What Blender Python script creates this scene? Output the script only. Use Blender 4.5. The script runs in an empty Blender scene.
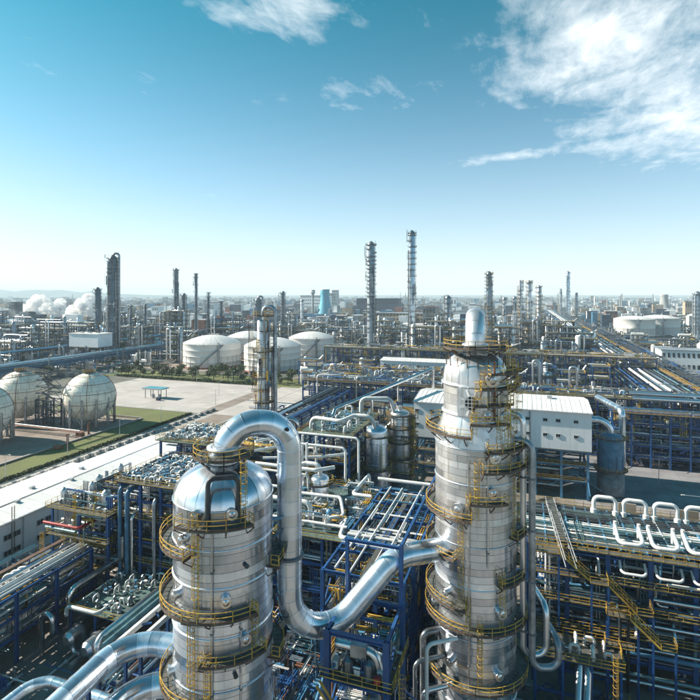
import bpy, math, random
from mathutils import Vector, Matrix, Quaternion
PI = math.pi
R = math.radians
rnd = random.Random(7)
sc = bpy.context.scene
col = sc.collection

# ------------------------------------------------------------------ camera
H = 66.0                                   # camera height (drone), metres
YAW = math.atan(175 / 512)
cam = bpy.data.cameras.new('camera')
cam.sensor_width = 36
cam.lens = 512 / 700 * 36
cam.shift_y = -0.08
cam.clip_start = 0.5
cam.clip_end = 60000
camo = bpy.data.objects.new('camera', cam)
camo.location = (0, 0, H)
camo.rotation_euler = (R(90), 0, YAW)
col.objects.link(camo)
sc.camera = camo

# ------------------------------------------------------------------ sun, sky, exposure
SUN_FROM = Vector((-0.994, -0.09, 0)).normalized()
SUN_EL = R(31)
sd = Vector((SUN_FROM.x * math.cos(SUN_EL), SUN_FROM.y * math.cos(SUN_EL), math.sin(SUN_EL)))
sun = bpy.data.lights.new('sun', 'SUN')
sun.energy = 5.0
sun.angle = R(0.53)
sun.color = (1.0, 0.90, 0.76)
suno = bpy.data.objects.new('sun', sun)
suno.rotation_euler = (-sd).to_track_quat('-Z', 'Y').to_euler()
suno.location = (0, 0, 300)
col.objects.link(suno)
vs = sc.view_settings
vs.view_transform = 'Standard'
vs.look = 'None'
vs.exposure = 1.12
vs.gamma = 1
sc.cycles.max_bounces = 5
sc.cycles.diffuse_bounces = 2
sc.cycles.glossy_bounces = 3
sc.cycles.volume_bounces = 5
sc.cycles.caustics_reflective = False
sc.cycles.caustics_refractive = False

w = bpy.data.worlds.new('World')
sc.world = w
w.use_nodes = True
nt = w.node_tree
nt.nodes.clear()
def N(t, tree=None, **kw):
    n = (tree or nt).nodes.new(t)
    for k, v in kw.items():
        if k.startswith('i_'):
            key = k[2:]
            n.inputs[int(key) if key.isdigit() else key].default_value = v
        else:
            setattr(n, k, v)
    return n
def L(a, b, tree=None):
    (tree or nt).links.new(a, b)
def math_(op, a, b=None, tree=None, clamp=False):
    n = (tree or nt).nodes.new('ShaderNodeMath')
    n.operation = op
    n.use_clamp = clamp
    for i, v in enumerate((a, b)):
        if v is None: continue
        if isinstance(v, (int, float)): n.inputs[i].default_value = v
        else: (tree or nt).links.new(v, n.inputs[i])
    return n.outputs[0]
sky = N('ShaderNodeTexSky')
sky.sky_type = 'NISHITA'
sky.sun_disc = False
sky.sun_elevation = SUN_EL
sky.sun_rotation = math.atan2(SUN_FROM.x, SUN_FROM.y)
sky.altitude = 50
sky.air_density = 1.0
sky.dust_density = 0.8
sky.ozone_density = 3.0
tint = N('ShaderNodeMix', data_type='RGBA', blend_type='MULTIPLY')
tint.inputs[0].default_value = 1
tint.inputs[7].default_value = (0.46, 0.94, 0.92, 1)
L(sky.outputs[0], tint.inputs[6])
tc = N('ShaderNodeTexCoord')
sep = N('ShaderNodeSeparateXYZ')
L(tc.outputs['Generated'], sep.inputs[0])
tcol = N('ShaderNodeMix', data_type='RGBA')
tcol.inputs[6].default_value = (0.70, 0.92, 0.98, 1); tcol.inputs[7].default_value = (0.09, 0.76, 0.66, 1)
L(math_('MULTIPLY', sep.outputs[2], 2.0, clamp=True), tcol.inputs[0]); L(tcol.outputs[2], tint.inputs[7])
zc = math_('MAXIMUM', sep.outputs[2], 0.02)
cx = math_('DIVIDE', sep.outputs[0], zc)
cy = math_('DIVIDE', sep.outputs[1], zc)
comb = N('ShaderNodeCombineXYZ')
L(cx, comb.inputs[0]); L(cy, comb.inputs[1])
def blob(x, y, rx, ry, rot=0):
    """soft elliptical bank of cloud on the cloud layer"""
    m = N('ShaderNodeMapping', vector_type='TEXTURE')
    m.inputs['Location'].default_value = (x, y, 0)
    m.inputs['Rotation'].default_value = (0, 0, rot)
    m.inputs['Scale'].default_value = (rx, ry, 1)
    L(comb.outputs[0], m.inputs[0])
    ln = N('ShaderNodeVectorMath', operation='LENGTH')
    L(m.outputs[0], ln.inputs[0])
    return math_('SUBTRACT', 1.0, ln.outputs['Value'], clamp=True)
def fbm(scale, detail, rough, dist, stretch=(1, 1, 1), rot=0, seed=0):
    m = N('ShaderNodeMapping')
    m.inputs['Location'].default_value = (seed, seed * 1.7, 0)
    m.inputs['Rotation'].default_value = (0, 0, rot)
    m.inputs['Scale'].default_value = stretch
    L(comb.outputs[0], m.inputs[0])
    n = N('ShaderNodeTexNoise')
    n.inputs['Scale'].default_value = scale
    n.inputs['Detail'].default_value = detail
    n.inputs['Roughness'].default_value = rough
    n.inputs['Distortion'].default_value = dist
    L(m.outputs[0], n.inputs['Vector'])
    return n.outputs[0]
BANKS = [(0.78, 3.3, 0.85, 2.3, R(-22), 1.15), (0.25, 2.15, 0.55, 0.75, R(-30), 0.75), (-0.80, 1.64, 0.62, 0.36, R(20), 0.85), (-0.70, 2.45, 0.95, 0.4, R(10), 0.6), (-0.1, 3.9, 0.9, 0.3, R(-8), 0.85), (-3.0, 4.55, 0.6, 0.25, R(30), 0.6), (-2.0, 1.9, 0.7, 0.4, R(40), 0.42)]
bank = None
for (bx_, by_, brx, bry, brot, amt) in BANKS:
    q = math_('MULTIPLY', blob(bx_, by_, brx, bry, brot), amt)
    bank = q if bank is None else math_('ADD', bank, q)
n1 = fbm(2.6, 9, 0.62, 0.5, (1.0, 0.75, 1), R(25), 3.1)
n2 = fbm(7.0, 8, 0.66, 0.3, (1.3, 0.45, 1), R(-30), 9.4)
d1 = math_('ADD', math_('MULTIPLY', n1, 0.62), math_('MULTIPLY', n2, 0.38))
dens = math_('ADD', math_('SUBTRACT', d1, 0.64), math_('MULTIPLY', bank, 0.34))
dens = math_('POWER', math_('MULTIPLY', dens, 3.4, clamp=True), 1.15)
fadeh = math_('MULTIPLY', math_('SUBTRACT', sep.outputs[2], 0.06), 7.0, clamp=True)
dens = math_('MULTIPLY', math_('MULTIPLY', dens, fadeh), 0.86)
lum = N('ShaderNodeRGBToBW'); L(tint.outputs[2], lum.inputs[0])
pale = N('ShaderNodeMix', data_type='RGBA')
L(math_('MULTIPLY', math_('SUBTRACT', lum.outputs[0], 3.2), 0.16, clamp=True), pale.inputs[0]); L(tint.outputs[2], pale.inputs[6])
gl = N('ShaderNodeCombineXYZ')
for k_, f_ in enumerate((0.82, 0.96, 1.0)): L(math_('MINIMUM', math_('MULTIPLY', lum.outputs[0], f_), 6.5), gl.inputs[k_])
L(gl.outputs[0], pale.inputs[7])
hz = math_('POWER', math_('SUBTRACT', 1.0, math_('MAXIMUM', sep.outputs[2], 0.0)), 6.0)
hmix = N('ShaderNodeMix', data_type='RGBA')
L(math_('MULTIPLY', hz, 0.88), hmix.inputs[0]); L(pale.outputs[2], hmix.inputs[6])
hmix.inputs[7].default_value = (6.2, 6.6, 6.8, 1)
cm = N('ShaderNodeMix', data_type='RGBA')
L(dens, cm.inputs[0]); L(hmix.outputs[2], cm.inputs[6])
cm.inputs[7].default_value = (6.6, 7.0, 7.2, 1)
bg = N('ShaderNodeBackground')
bg.inputs[1].default_value = 0.083
L(cm.outputs[2], bg.inputs[0])
wo = N('ShaderNodeOutputWorld')
L(bg.outputs[0], wo.inputs[0])

# ------------------------------------------------------------------ materials
MATS = {}
def mat(name, c, rough=0.5, metal=0.0, c2=None, scale=0.6, var=0.25, stain=None, stain_amt=0.0, stain_scale=(0.5, 0.5, 0.06), bump=0.0, bscale=8.0, rvar=0.15):
    m = bpy.data.materials.new(name)
    m.use_nodes = True
    t = m.node_tree
    b = t.nodes['Principled BSDF']
    b.inputs['Metallic'].default_value = metal
    geo = N('ShaderNodeNewGeometry', t)
    oi = N('ShaderNodeObjectInfo', t)
    no = N('ShaderNodeTexNoise', t)
    no.inputs['Scale'].default_value = scale
    no.inputs['Detail'].default_value = 6
    no.inputs['Roughness'].default_value = 0.65
    L(geo.outputs['Position'], no.inputs['Vector'], t)
    if c2 is None: c2 = tuple(x * (1 - var * 1.6) for x in c)
    mx = N('ShaderNodeMix', t, data_type='RGBA')
    mr = N('ShaderNodeMapRange', t)
    mr.inputs[1].default_value = 0.38; mr.inputs[2].default_value = 0.66
    L(no.outputs[0], mr.inputs[0], t)
    L(mr.outputs[0], mx.inputs[0], t)
    mx.inputs[6].default_value = (*c, 1); mx.inputs[7].default_value = (*c2, 1)
    hv = N('ShaderNodeHueSaturation', t)
    vr = N('ShaderNodeMapRange', t)
    vr.inputs[3].default_value = 1 - var * 0.7; vr.inputs[4].default_value = 1 + var * 0.5
    L(oi.outputs['Random'], vr.inputs[0], t)
    L(vr.outputs[0], hv.inputs['Value'], t)
    L(mx.outputs[2], hv.inputs['Color'], t)
    out = hv.outputs[0]
    if stain:
        mp = N('ShaderNodeMapping', t)
        mp.inputs['Scale'].default_value = stain_scale
        L(geo.outputs['Position'], mp.inputs[0], t)
        n2 = N('ShaderNodeTexNoise', t)
        n2.inputs['Scale'].default_value = 2.0; n2.inputs['Detail'].default_value = 7; n2.inputs['Roughness'].default_value = 0.7
        L(mp.outputs[0], n2.inputs['Vector'], t)
        r2 = N('ShaderNodeMapRange', t)
        r2.inputs[1].default_value = 0.52; r2.inputs[2].default_value = 0.78; r2.inputs[4].default_value = stain_amt
        L(n2.outputs[0], r2.inputs[0], t)
        m2 = N('ShaderNodeMix', t, data_type='RGBA')
        L(r2.outputs[0], m2.inputs[0], t); L(out, m2.inputs[6], t)
        m2.inputs[7].default_value = (*stain, 1)
        out = m2.outputs[2]
    if name in ('lot', 'road', 'asphalt'):      # slab joints, too fine at this distance to model
        bk = N('ShaderNodeTexBrick', t)
        bk.offset = 0.0
        for k_, v_ in (('Scale', 1.0), ('Mortar Size', 0.07), ('Brick Width', 7.5), ('Row Height', 5.5), ('Mortar Smooth', 0.3)): bk.inputs[k_].default_value = v_
        bk.inputs['Color1'].default_value = (1, 1, 1, 1); bk.inputs['Color2'].default_value = (0.86, 0.86, 0.87, 1); bk.inputs['Mortar'].default_value = (0.5, 0.48, 0.46, 1)
        L(geo.outputs['Position'], bk.inputs['Vector'], t)
        mj = N('ShaderNodeMix', t, data_type='RGBA', blend_type='MULTIPLY'); mj.inputs[0].default_value = 1
        L(out, mj.inputs[6], t); L(bk.outputs[0], mj.inputs[7], t); out = mj.outputs[2]
    L(out, b.inputs['Base Color'], t)
    rr = N('ShaderNodeMapRange', t)
    rr.inputs[3].default_value = max(0.03, rough - rvar); rr.inputs[4].default_value = min(1, rough + rvar)
    L(no.outputs[0], rr.inputs[0], t)
    if metal > 0.5: L(math_('ADD', rr.outputs[0], math_('MULTIPLY', math_('SUBTRACT', oi.outputs['Random'], 0.5, t), 0.16, t), t, True), b.inputs['Roughness'], t)
    else: L(rr.outputs[0], b.inputs['Roughness'], t)
    if bump:
        nb = N('ShaderNodeTexNoise', t)
        nb.inputs['Scale'].default_value = bscale; nb.inputs['Detail'].default_value = 5
        L(geo.outputs['Position'], nb.inputs['Vector'], t)
        bp = N('ShaderNodeBump', t)
        bp.inputs['Strength'].default_value = bump
        bp.inputs['Distance'].default_value = 0.1
        L(nb.outputs[0], bp.inputs['Height'], t); L(bp.outputs[0], b.inputs['Normal'], t)
    MATS[name] = m
    return m
mat('clad', (0.78, 0.84, 0.92), 0.27, 0.92, (0.62, 0.68, 0.76), 0.5, 0.5, (0.30, 0.22, 0.15), 0.35, (0.8, 0.8, 0.05), 0.10, 1.6, 0.12)
mat('clad_dull', (0.72, 0.74, 0.77), 0.36, 0.8, (0.60, 0.60, 0.60), 0.4, 0.22, (0.22, 0.15, 0.09), 0.65, (0.9, 0.9, 0.06), 0.04, 1.2)
mat('clad_b', (0.71, 0.77, 0.86), 0.21, 0.95, (0.59, 0.65, 0.74), 0.5, 0.35, (0.30, 0.20, 0.12), 0.4, (0.8, 0.8, 0.05), 0.04, 1.2, 0.1)
mat('clad_c', (0.78, 0.83, 0.90), 0.34, 0.85, (0.67, 0.71, 0.77), 0.5, 0.3, (0.28, 0.19, 0.12), 0.5, (0.8, 0.8, 0.05), 0.04, 1.2, 0.12)
mat('clad_dull_b', (0.68, 0.69, 0.71), 0.30, 0.85, (0.55, 0.55, 0.55), 0.5, 0.3, (0.22, 0.15, 0.09), 0.65, (0.9, 0.9, 0.06))
mat('clad_dull_c', (0.76, 0.76, 0.76), 0.42, 0.7, (0.64, 0.63, 0.61), 0.5, 0.25, (0.22, 0.15, 0.09), 0.7, (0.9, 0.9, 0.06))
mat('duct', (0.74, 0.80, 0.87), 0.25, 0.88, (0.62, 0.68, 0.75), 0.4, 0.26, None, 0, bump=0.03, bscale=1.0, rvar=0.08)
mat('silver', (0.70, 0.72, 0.74), 0.28, 1.0, (0.52, 0.54, 0.57), 0.4, 0.3)
mat('white_pipe', (0.74, 0.75, 0.75), 0.45, 0.0, (0.60, 0.60, 0.58), 0.5, 0.18, (0.25, 0.17, 0.10), 0.35)
mat('grey_pipe', (0.36, 0.40, 0.44), 0.34, 0.8, None, 0.5, 0.35)
mat('teal_pipe', (0.20, 0.36, 0.40), 0.36, 0.5, None, 0.5, 0.35)
mat('dark_pipe', (0.07, 0.08, 0.09), 0.5, 0.3, None, 0.5, 0.4)
mat('rust_pipe', (0.23, 0.10, 0.06), 0.7, 0.1, (0.12, 0.06, 0.04), 0.7, 0.3)
mat('blue_steel', (0.019, 0.098, 0.29), 0.40, 0.0, (0.012, 0.06, 0.185), 0.35, 0.3, (0.08, 0.06, 0.05), 0.3)
mat('light_blue_steel', (0.08, 0.25, 0.42), 0.45, 0.0, None, 0.35, 0.3)
mat('grey_steel', (0.20, 0.23, 0.26), 0.5, 0.2, None, 0.4, 0.35, (0.12, 0.07, 0.04), 0.4)
mat('far_steel', (0.025, 0.06, 0.12), 0.6, 0.0, None, 0.2, 0.45)
mat('far_column', (0.13, 0.17, 0.21), 0.45, 0.4, (0.08, 0.105, 0.135), 0.12, 0.3)
mat('yellow', (0.66, 0.43, 0.06), 0.55, 0.0, (0.36, 0.20, 0.045), 0.8, 0.3, (0.14, 0.07, 0.04), 0.75, (0.7, 0.7, 0.3))
mat('grating', (0.13, 0.135, 0.125), 0.6, 0.3, (0.075, 0.073, 0.062), 0.6, 0.3)
mat('deck_green', (0.10, 0.17, 0.16), 0.55, 0.1, (0.06, 0.09, 0.09), 0.3, 0.3)
mat('concrete', (0.36, 0.34, 0.32), 0.85, 0, (0.26, 0.245, 0.23), 0.12, 0.12, bump=0.1)
mat('white_wall', (0.82, 0.84, 0.85), 0.55, 0, (0.74, 0.76, 0.77), 0.15, 0.06, (0.30, 0.27, 0.23), 0.25)
mat('white_roof', (0.68, 0.68, 0.68), 0.5, 0, (0.58, 0.58, 0.57), 0.15, 0.05, (0.35, 0.32, 0.28), 0.3, (0.3, 0.3, 0.3))
mat('pane', (0.02, 0.03, 0.04), 0.08, 0.0, None, 1, 0.2)
mat('frame', (0.50, 0.52, 0.54), 0.5, 0.2, None, 1, 0.2)
mat('tank_white', (0.88, 0.87, 0.85), 0.5, 0, (0.80, 0.79, 0.77), 0.06, 0.06, (0.35, 0.25, 0.18), 0.3, (0.2, 0.2, 0.03))
mat('sphere_paint', (0.88, 0.84, 0.74), 0.5, 0, (0.70, 0.66, 0.57), 0.12, 0.10, (0.30, 0.20, 0.12), 0.6, (0.10, 0.10, 0.05))
mat('red', (0.45, 0.03, 0.03), 0.5, 0, None, 1, 0.2)
mat('rust_steel', (0.14, 0.075, 0.05), 0.75, 0, None, 0.6, 0.3)
mat('brick_red', (0.26, 0.11, 0.08), 0.85, 0, None, 0.2, 0.3)
mat('cool_teal', (0.06, 0.38, 0.52), 0.6, 0, None, 0.05, 0.1)
mat('cool_grey', (0.30, 0.31, 0.31), 0.8, 0, None, 0.02, 0.15)
mat('far_wall', (0.50, 0.53, 0.55), 0.8, 0, None, 0.02, 0.55)
mat('far_tan', (0.45, 0.36, 0.27), 0.8, 0, None, 0.02, 0.35)
mat('far_roof', (0.30, 0.36, 0.42), 0.7, 0, None, 0.02, 0.5)
mat('teal_roof', (0.05, 0.26, 0.34), 0.6, 0, None, 0.3, 0.2)
mat('bark', (0.07, 0.05, 0.035), 0.9, 0, None, 2, 0.3)
mat('leaf', (0.055, 0.085, 0.025), 0.75, 0, (0.035, 0.055, 0.018), 0.3, 0.5)
mat('leaf_far', (0.045, 0.07, 0.045), 0.85, 0, None, 0.05, 0.5)
mat('grass', (0.115, 0.14, 0.03), 0.9, 0, (0.08, 0.09, 0.028), 0.08, 0.1, (0.21, 0.17, 0.10), 0.75, (0.08, 0.08, 0.08))
mat('asphalt', (0.27, 0.27, 0.285), 0.8, 0, (0.16, 0.165, 0.18), 0.09, 0.1, (0.17, 0.075, 0.06), 0.6, (0.05, 0.05, 0.05))
mat('lot', (0.46, 0.43, 0.41), 0.85, 0, (0.36, 0.335, 0.32), 0.05, 0.05, (0.26, 0.24, 0.22), 0.45, (0.02, 0.05, 0.05))
mat('road', (0.43, 0.41, 0.39), 0.85, 0, (0.34, 0.32, 0.30), 0.06, 0.05)
mat('dike', (0.27, 0.225, 0.195), 0.9, 0, (0.16, 0.13, 0.11), 0.08, 0.1)
mat('kerb', (0.50, 0.49, 0.47), 0.8, 0, None, 0.3, 0.2)
mat('plot', (0.26, 0.235, 0.21), 0.85, 0, (0.13, 0.12, 0.115), 0.09, 0.1, (0.06, 0.05, 0.045), 0.6, (0.12, 0.12, 0.12))

# ------------------------------------------------------------------ mesh helpers
class MB:
    def __init__(s, mats):
        s.v = []; s.f = []; s.m = []; s.sm = []
        s.mats = mats if isinstance(mats, (list, tuple)) else [mats]
    def add(s, vs, fs, mi=0, smooth=False):
        o = len(s.v)
        s.v.extend(tuple(p) for p in vs)
        for f in fs:
            s.f.append([i + o for i in f]); s.m.append(mi); s.sm.append(smooth)
    def box(s, c, d, mi=0, rot=None):
        x, y, z = d[0] / 2, d[1] / 2, d[2] / 2
        p = [Vector((a, b, e)) for e in (-z, z) for b in (-y, y) for a in (-x, x)]
        if rot is not None: p = [rot @ q for q in p]
        c = Vector(c)
        s.add([q + c for q in p], [(0, 2, 3, 1), (4, 5, 7, 6), (0, 1, 5, 4), (2, 6, 7, 3), (0, 4, 6, 2), (1, 3, 7, 5)], mi)
    def bar(s, p0, p1, wd, ht=None, mi=0):
        p0 = Vector(p0); p1 = Vector(p1); d = p1 - p0
        if d.length < 1e-6: return
        s.box((p0 + p1) / 2, (wd, ht or wd, d.length), mi, d.to_track_quat('Z', 'Y').to_matrix())
    def cyl(s, p0, p1, r, n=12, mi=0, r2=None, caps=True):
        p0 = Vector(p0); p1 = Vector(p1); d = p1 - p0
        q = d.to_track_quat('Z', 'Y').to_matrix()
        r2 = r if r2 is None else r2
        vs = []
        for (p, rr) in ((p0, r), (p1, r2)):
            for k in range(n):
                a = 2 * PI * k / n
                vs.append(p + q @ Vector((math.cos(a) * rr, math.sin(a) * rr, 0)))
        s.add(vs, [(k, (k + 1) % n, n + (k + 1) % n, n + k) for k in range(n)], mi, True)
        if caps:
            s.add(vs[:n], [tuple(reversed(range(n)))], mi); s.add(vs[n:], [tuple(range(n))], mi)
    def lathe(s, prof, n=32, mi=0, a0=0, a1=2 * PI, c=(0, 0, 0), smooth=True):
        full = abs(a1 - a0 - 2 * PI) < 1e-6
        k = n if full else n + 1
        vs = []
        for (r, z) in prof:
            for i in range(k):
                a = a0 + (a1 - a0) * i / n
                vs.append((c[0] + r * math.cos(a), c[1] + r * math.sin(a), c[2] + z))
        fs = []
        for j in range(len(prof) - 1):
            for i in range(n):
                i2 = (i + 1) % k
                fs.append((j * k + i, j * k + i2, (j + 1) * k + i2, (j + 1) * k + i))
        s.add(vs, fs, mi, smooth)
    def tube(s, pts, r, n=12, mi=0, caps=True):
        pts = [Vector(p) for p in pts]
        rings = []
        up = None
        for i, p in enumerate(pts):
            t = (pts[min(i + 1, len(pts) - 1)] - pts[max(i - 1, 0)]).normalized()
            if up is None:
                up = Vector((0, 0, 1)) if abs(t.z) < 0.9 else Vector((1, 0, 0))
            x = (up - t * up.dot(t)).normalized(); up = x
            y = t.cross(x)
            rings.append([p + (x * math.cos(2 * PI * k / n) + y * math.sin(2 * PI * k / n)) * r for k in range(n)])
        vs = [v for g in rings for v in g]
        fs = [(j * n + k, j * n + (k + 1) % n, (j + 1) * n + (k + 1) % n, (j + 1) * n + k) for j in range(len(pts) - 1) for k in range(n)]
        s.add(vs, fs, mi, True)
        if caps:
            s.add(rings[0], [tuple(reversed(range(n)))], mi); s.add(rings[-1], [tuple(range(n))], mi)
    def mesh(s, name):
        me = bpy.data.meshes.new(name)
        me.from_pydata(s.v, [], s.f)
        for m in s.mats: me.materials.append(MATS[m])
        me.polygons.foreach_set('material_index', s.m)
        me.polygons.foreach_set('use_smooth', s.sm)
        me.update()
        return me
def bend(pts, r, n=5):
    """round the corners of a polyline"""
    pts = [Vector(p) for p in pts]
    out = [pts[0]]
    for i in range(1, len(pts) - 1):
        a, b, c = pts[i - 1], pts[i], pts[i + 1]
        u = (a - b); v = (c - b)
        lu, lv = u.length, v.length
        u.normalize(); v.normalize()
        ang = u.angle(v)
        if ang > PI - 0.02: continue
        rc = r[min(i - 1, len(r) - 1)] if isinstance(r, (list, tuple)) else r
        d = min(rc / math.tan(ang / 2), lu * (0.49 if 1 < i else 0.98), lv * (0.49 if i < len(pts) - 2 else 0.98)) if not isinstance(r, (list, tuple)) else rc / math.tan(ang / 2)
        rr = d * math.tan(ang / 2)
        ctr = b + (u + v).normalized() * (rr / math.sin(ang / 2))
        p0 = b + u * d; p1 = b + v * d
        e0 = p0 - ctr; e1 = p1 - ctr
        tot = e0.angle(e1); ax = e0.cross(e1).normalized()
        for k in range(n + 1):
            out.append(ctr + Quaternion(ax, tot * k / n) @ e0)
    out.append(pts[-1])
    return out

CACHE = {}
def unit(shape, m):
    k = (shape, m)
    if k in CACHE: return CACHE[k]
    b = MB(m)
    if shape == 'box': b.box((0, 0, 0), (1, 1, 1))
    elif shape == 'ibeam':
        t = 0.09
        b.box((0, 0.5 - t, 0.5), (1, 2 * t, 1)); b.box((0, -0.5 + t, 0.5), (1, 2 * t, 1)); b.box((0, 0, 0.5), (2 * t, 1 - 4 * t, 0.998))
    elif shape == 'cyl': b.cyl((0, 0, 0), (0, 0, 1), 1, 14)
    elif shape == 'cyl24': b.cyl((0, 0, 0), (0, 0, 1), 1, 26)
    CACHE[k] = b.mesh(shape + '_' + m)
    return CACHE[k]

class Thing:
    def __init__(s, name, label, cat, loc=(0, 0, 0), group=None):
        s.o = bpy.data.objects.new(name, None)
        s.o.empty_display_size = 1
        s.o.location = loc; s.org = Vector(loc)
        s.o['label'] = label; s.o['category'] = cat
        if group: s.o['group'] = group
        col.objects.link(s.o)
    def part(s, name, me, loc=None, rot=None, scale=None, parent=None, label=None, kind=None):
        """me in thing-local coordinates when loc is None, else loc is a world point"""
        o = bpy.data.objects.new(name, me)
        o.parent = parent or s.o
        if loc is not None: o.location = Vector(loc) - s.org
        if rot is not None:
            if isinstance(rot, Quaternion):
                o.rotation_mode = 'QUATERNION'; o.rotation_quaternion = rot
            else: o.rotation_euler = rot
        if scale is not None: o.scale = scale
        if label: o['label'] = label
        if kind: o['kind'] = kind
        col.objects.link(o)
        return o
    def build(s, name, mb, parent=None, label=None, kind=None):
        """mb in world coordinates"""
        mb.v = [(x - s.org.x, y - s.org.y, z - s.org.z) for (x, y, z) in mb.v]
        return s.part(name, mb.mesh(name), parent=parent, label=label, kind=kind)
    def seg(s, name, shape, m, p0, p1, a, b=None):
        p0 = Vector(p0); d = Vector(p1) - p0
        return s.part(name, unit(shape, m), p0, d.to_track_quat('Z', 'Y'), (a, b or a, d.length))
    def box(s, name, m, c, d):
        return s.part(name, unit('box', m), c, None, d)
    def pipe(s, m, pts, r, br=None, n=12, name='pipe', parent=None, caps=True):
        b = MB(m)
        b.tube(bend(pts, br or r * 3), r, n, caps=caps)
        return s.build(name, b, parent)

def solo(name, mb, label=None, cat=None, group=None, kind=None, org=None):
    """a one-mesh object; its vertices are in world coordinates"""
    og = Vector(org) if org else Vector((0, 0, 0))
    mb.v = [(x - og.x, y - og.y, z - og.z) for (x, y, z) in mb.v]
    o = bpy.data.objects.new(name, mb.mesh(name))
    o.location = og
    if label: o['label'] = label
    if cat: o['category'] = cat
    if group: o['group'] = group
    if kind: o['kind'] = kind
    col.objects.link(o)
    return o

def rail_mb(b, pts, h=1.15, mi=0, t=0.062, step=1.6):
    for a, c in zip(pts[:-1], pts[1:]):
        a = Vector(a); c = Vector(c); d = c - a
        n = max(1, int(d.length / step))
        for k in range(n + 1):
            p = a + d * k / n
            b.bar(p, p + Vector((0, 0, h)), t, t, mi)
        for hh in (h, h * 0.55):
            b.bar(a + Vector((0, 0, hh)), c + Vector((0, 0, hh)), t, t, mi)
        b.bar(a + Vector((0, 0, 0.07)), c + Vector((0, 0, 0.07)), 0.03, 0.10, mi)
def railing(t, pts, m='yellow', parent=None, name='railing', **kw):
    for a, c in zip(pts[:-1], pts[1:]):
        b = MB(m)
        rail_mb(b, [a, c], **kw)
        t.build(name, b, parent)
def ladder_mb(b, p0, p1, out, wd=0.55, cage=True, t=0.06):
    """vertical caged ladder from p0 up to p1; out = outward unit vector"""
    p0 = Vector(p0); p1 = Vector(p1); out = Vector(out).normalized()
    side = Vector((-out.y, out.x, 0))
    for s_ in (-1, 1):
        b.bar(p0 + side * s_ * wd / 2, p1 + side * s_ * wd / 2, t, t)
    n = int((p1 - p0).length / 0.45)
    for k in range(1, n):
        q = p0 + (p1 - p0) * k / n
        b.bar(q - side * wd / 2, q + side * wd / 2, 0.05, 0.05)
    if cage and (p1 - p0).length > 2.6:
        z = 2.2
        ln = (p1 - p0).length
        dv = (p1 - p0).normalized()
        hoops = []
        while z < ln + 0.6:
            q = p0 + dv * z
            hp = [q + side * (wd / 2 + 0.12) * math.cos(a) + out * (0.75 * math.sin(a)) for a in [PI * k / 6 for k in range(7)]]
            for a_, c_ in zip(hp[:-1], hp[1:]): b.bar(a_, c_, 0.035, 0.07)
            hoops.append(hp); z += 1.1
        for h0, h1 in zip(hoops[:-1], hoops[1:]):
            for k in (1, 3, 5): b.bar(h0[k], h1[k], 0.035, 0.035)

# small fittings, shared
def valve_mesh(kind):
    k = ('valve', kind)
    if k in CACHE: return CACHE[k]
    if kind == 0:
        b = MB(['silver', 'light_blue_steel'])
        b.cyl((-0.7, 0, 0.4), (0.7, 0, 0.4), 0.22, 8); b.cyl((-0.5, 0, 0.4), (-0.38, 0, 0.4), 0.42, 8); b.cyl((0.38, 0, 0.4), (0.5, 0, 0.4), 0.42, 8)
        b.cyl((0, 0, 0.4), (0, 0, 1.2), 0.16, 6, 1); b.cyl((0, 0, 1.2), (0, 0, 1.27), 0.4, 8, 1)
    elif kind == 1:
        b = MB(['white_pipe', 'silver'])
        b.tube(bend([(-0.6, 0, 0), (-0.6, 0, 1.2), (0.6, 0, 1.2), (0.6, 0, 0)], 0.35, 3), 0.2, 7)
        b.cyl((-0.6, 0, 0.3), (-0.6, 0, 0.42), 0.36, 8, 1); b.cyl((0.6, 0, 0.3), (0.6, 0, 0.42), 0.36, 8, 1)
    elif kind == 2:
        b = MB(['grey_pipe', 'silver'])
        b.cyl((0, 0, 0), (0, 0, 1.1), 0.45, 9); b.cyl((0, 0, 1.1), (0, 0, 1.4), 0.45, 9, 0, 0.1); b.cyl((0.3, 0, 0.6), (1.0, 0, 0.6), 0.16, 7, 1); b.cyl((0, 0, 0.1), (0, 0, 0.2), 0.6, 9, 1)
    else:
        b = MB(['white_pipe', 'light_blue_steel'])
        b.box((0, 0, 0.5), (0.7, 0.5, 0.6)); b.cyl((0, 0, 0), (0, 0, 0.3), 0.15, 6, 1); b.cyl((-0.8, 0, 0.55), (0.8, 0, 0.55), 0.14, 7, 1)
    CACHE[k] = b.mesh('valve_mesh')
    return CACHE[k]
VNAMES = ['valve', 'pipe_loop', 'fitting', 'actuator']
def fittings(t, x0, x1, y0, y1, z, nx, ny, s=1.0, kinds=(0, 1, 2, 3), skip=0.12, jit=0.25):
    for i in range(nx):
        for j in range(ny):
            if rnd.random() < skip: continue
            k = rnd.choice(kinds)
            x = x0 + (x1 - x0) * (i + 0.5) / nx + rnd.uniform(-jit, jit)
            y = y0 + (y1 - y0) * (j + 0.5) / ny + rnd.uniform(-jit, jit)
            sc_ = s * rnd.uniform(0.8, 1.25)
            t.part(VNAMES[k], valve_mesh(k), (x, y, z), (0, 0, rnd.choice((0, PI / 2))), (sc_, sc_, sc_))

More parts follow.
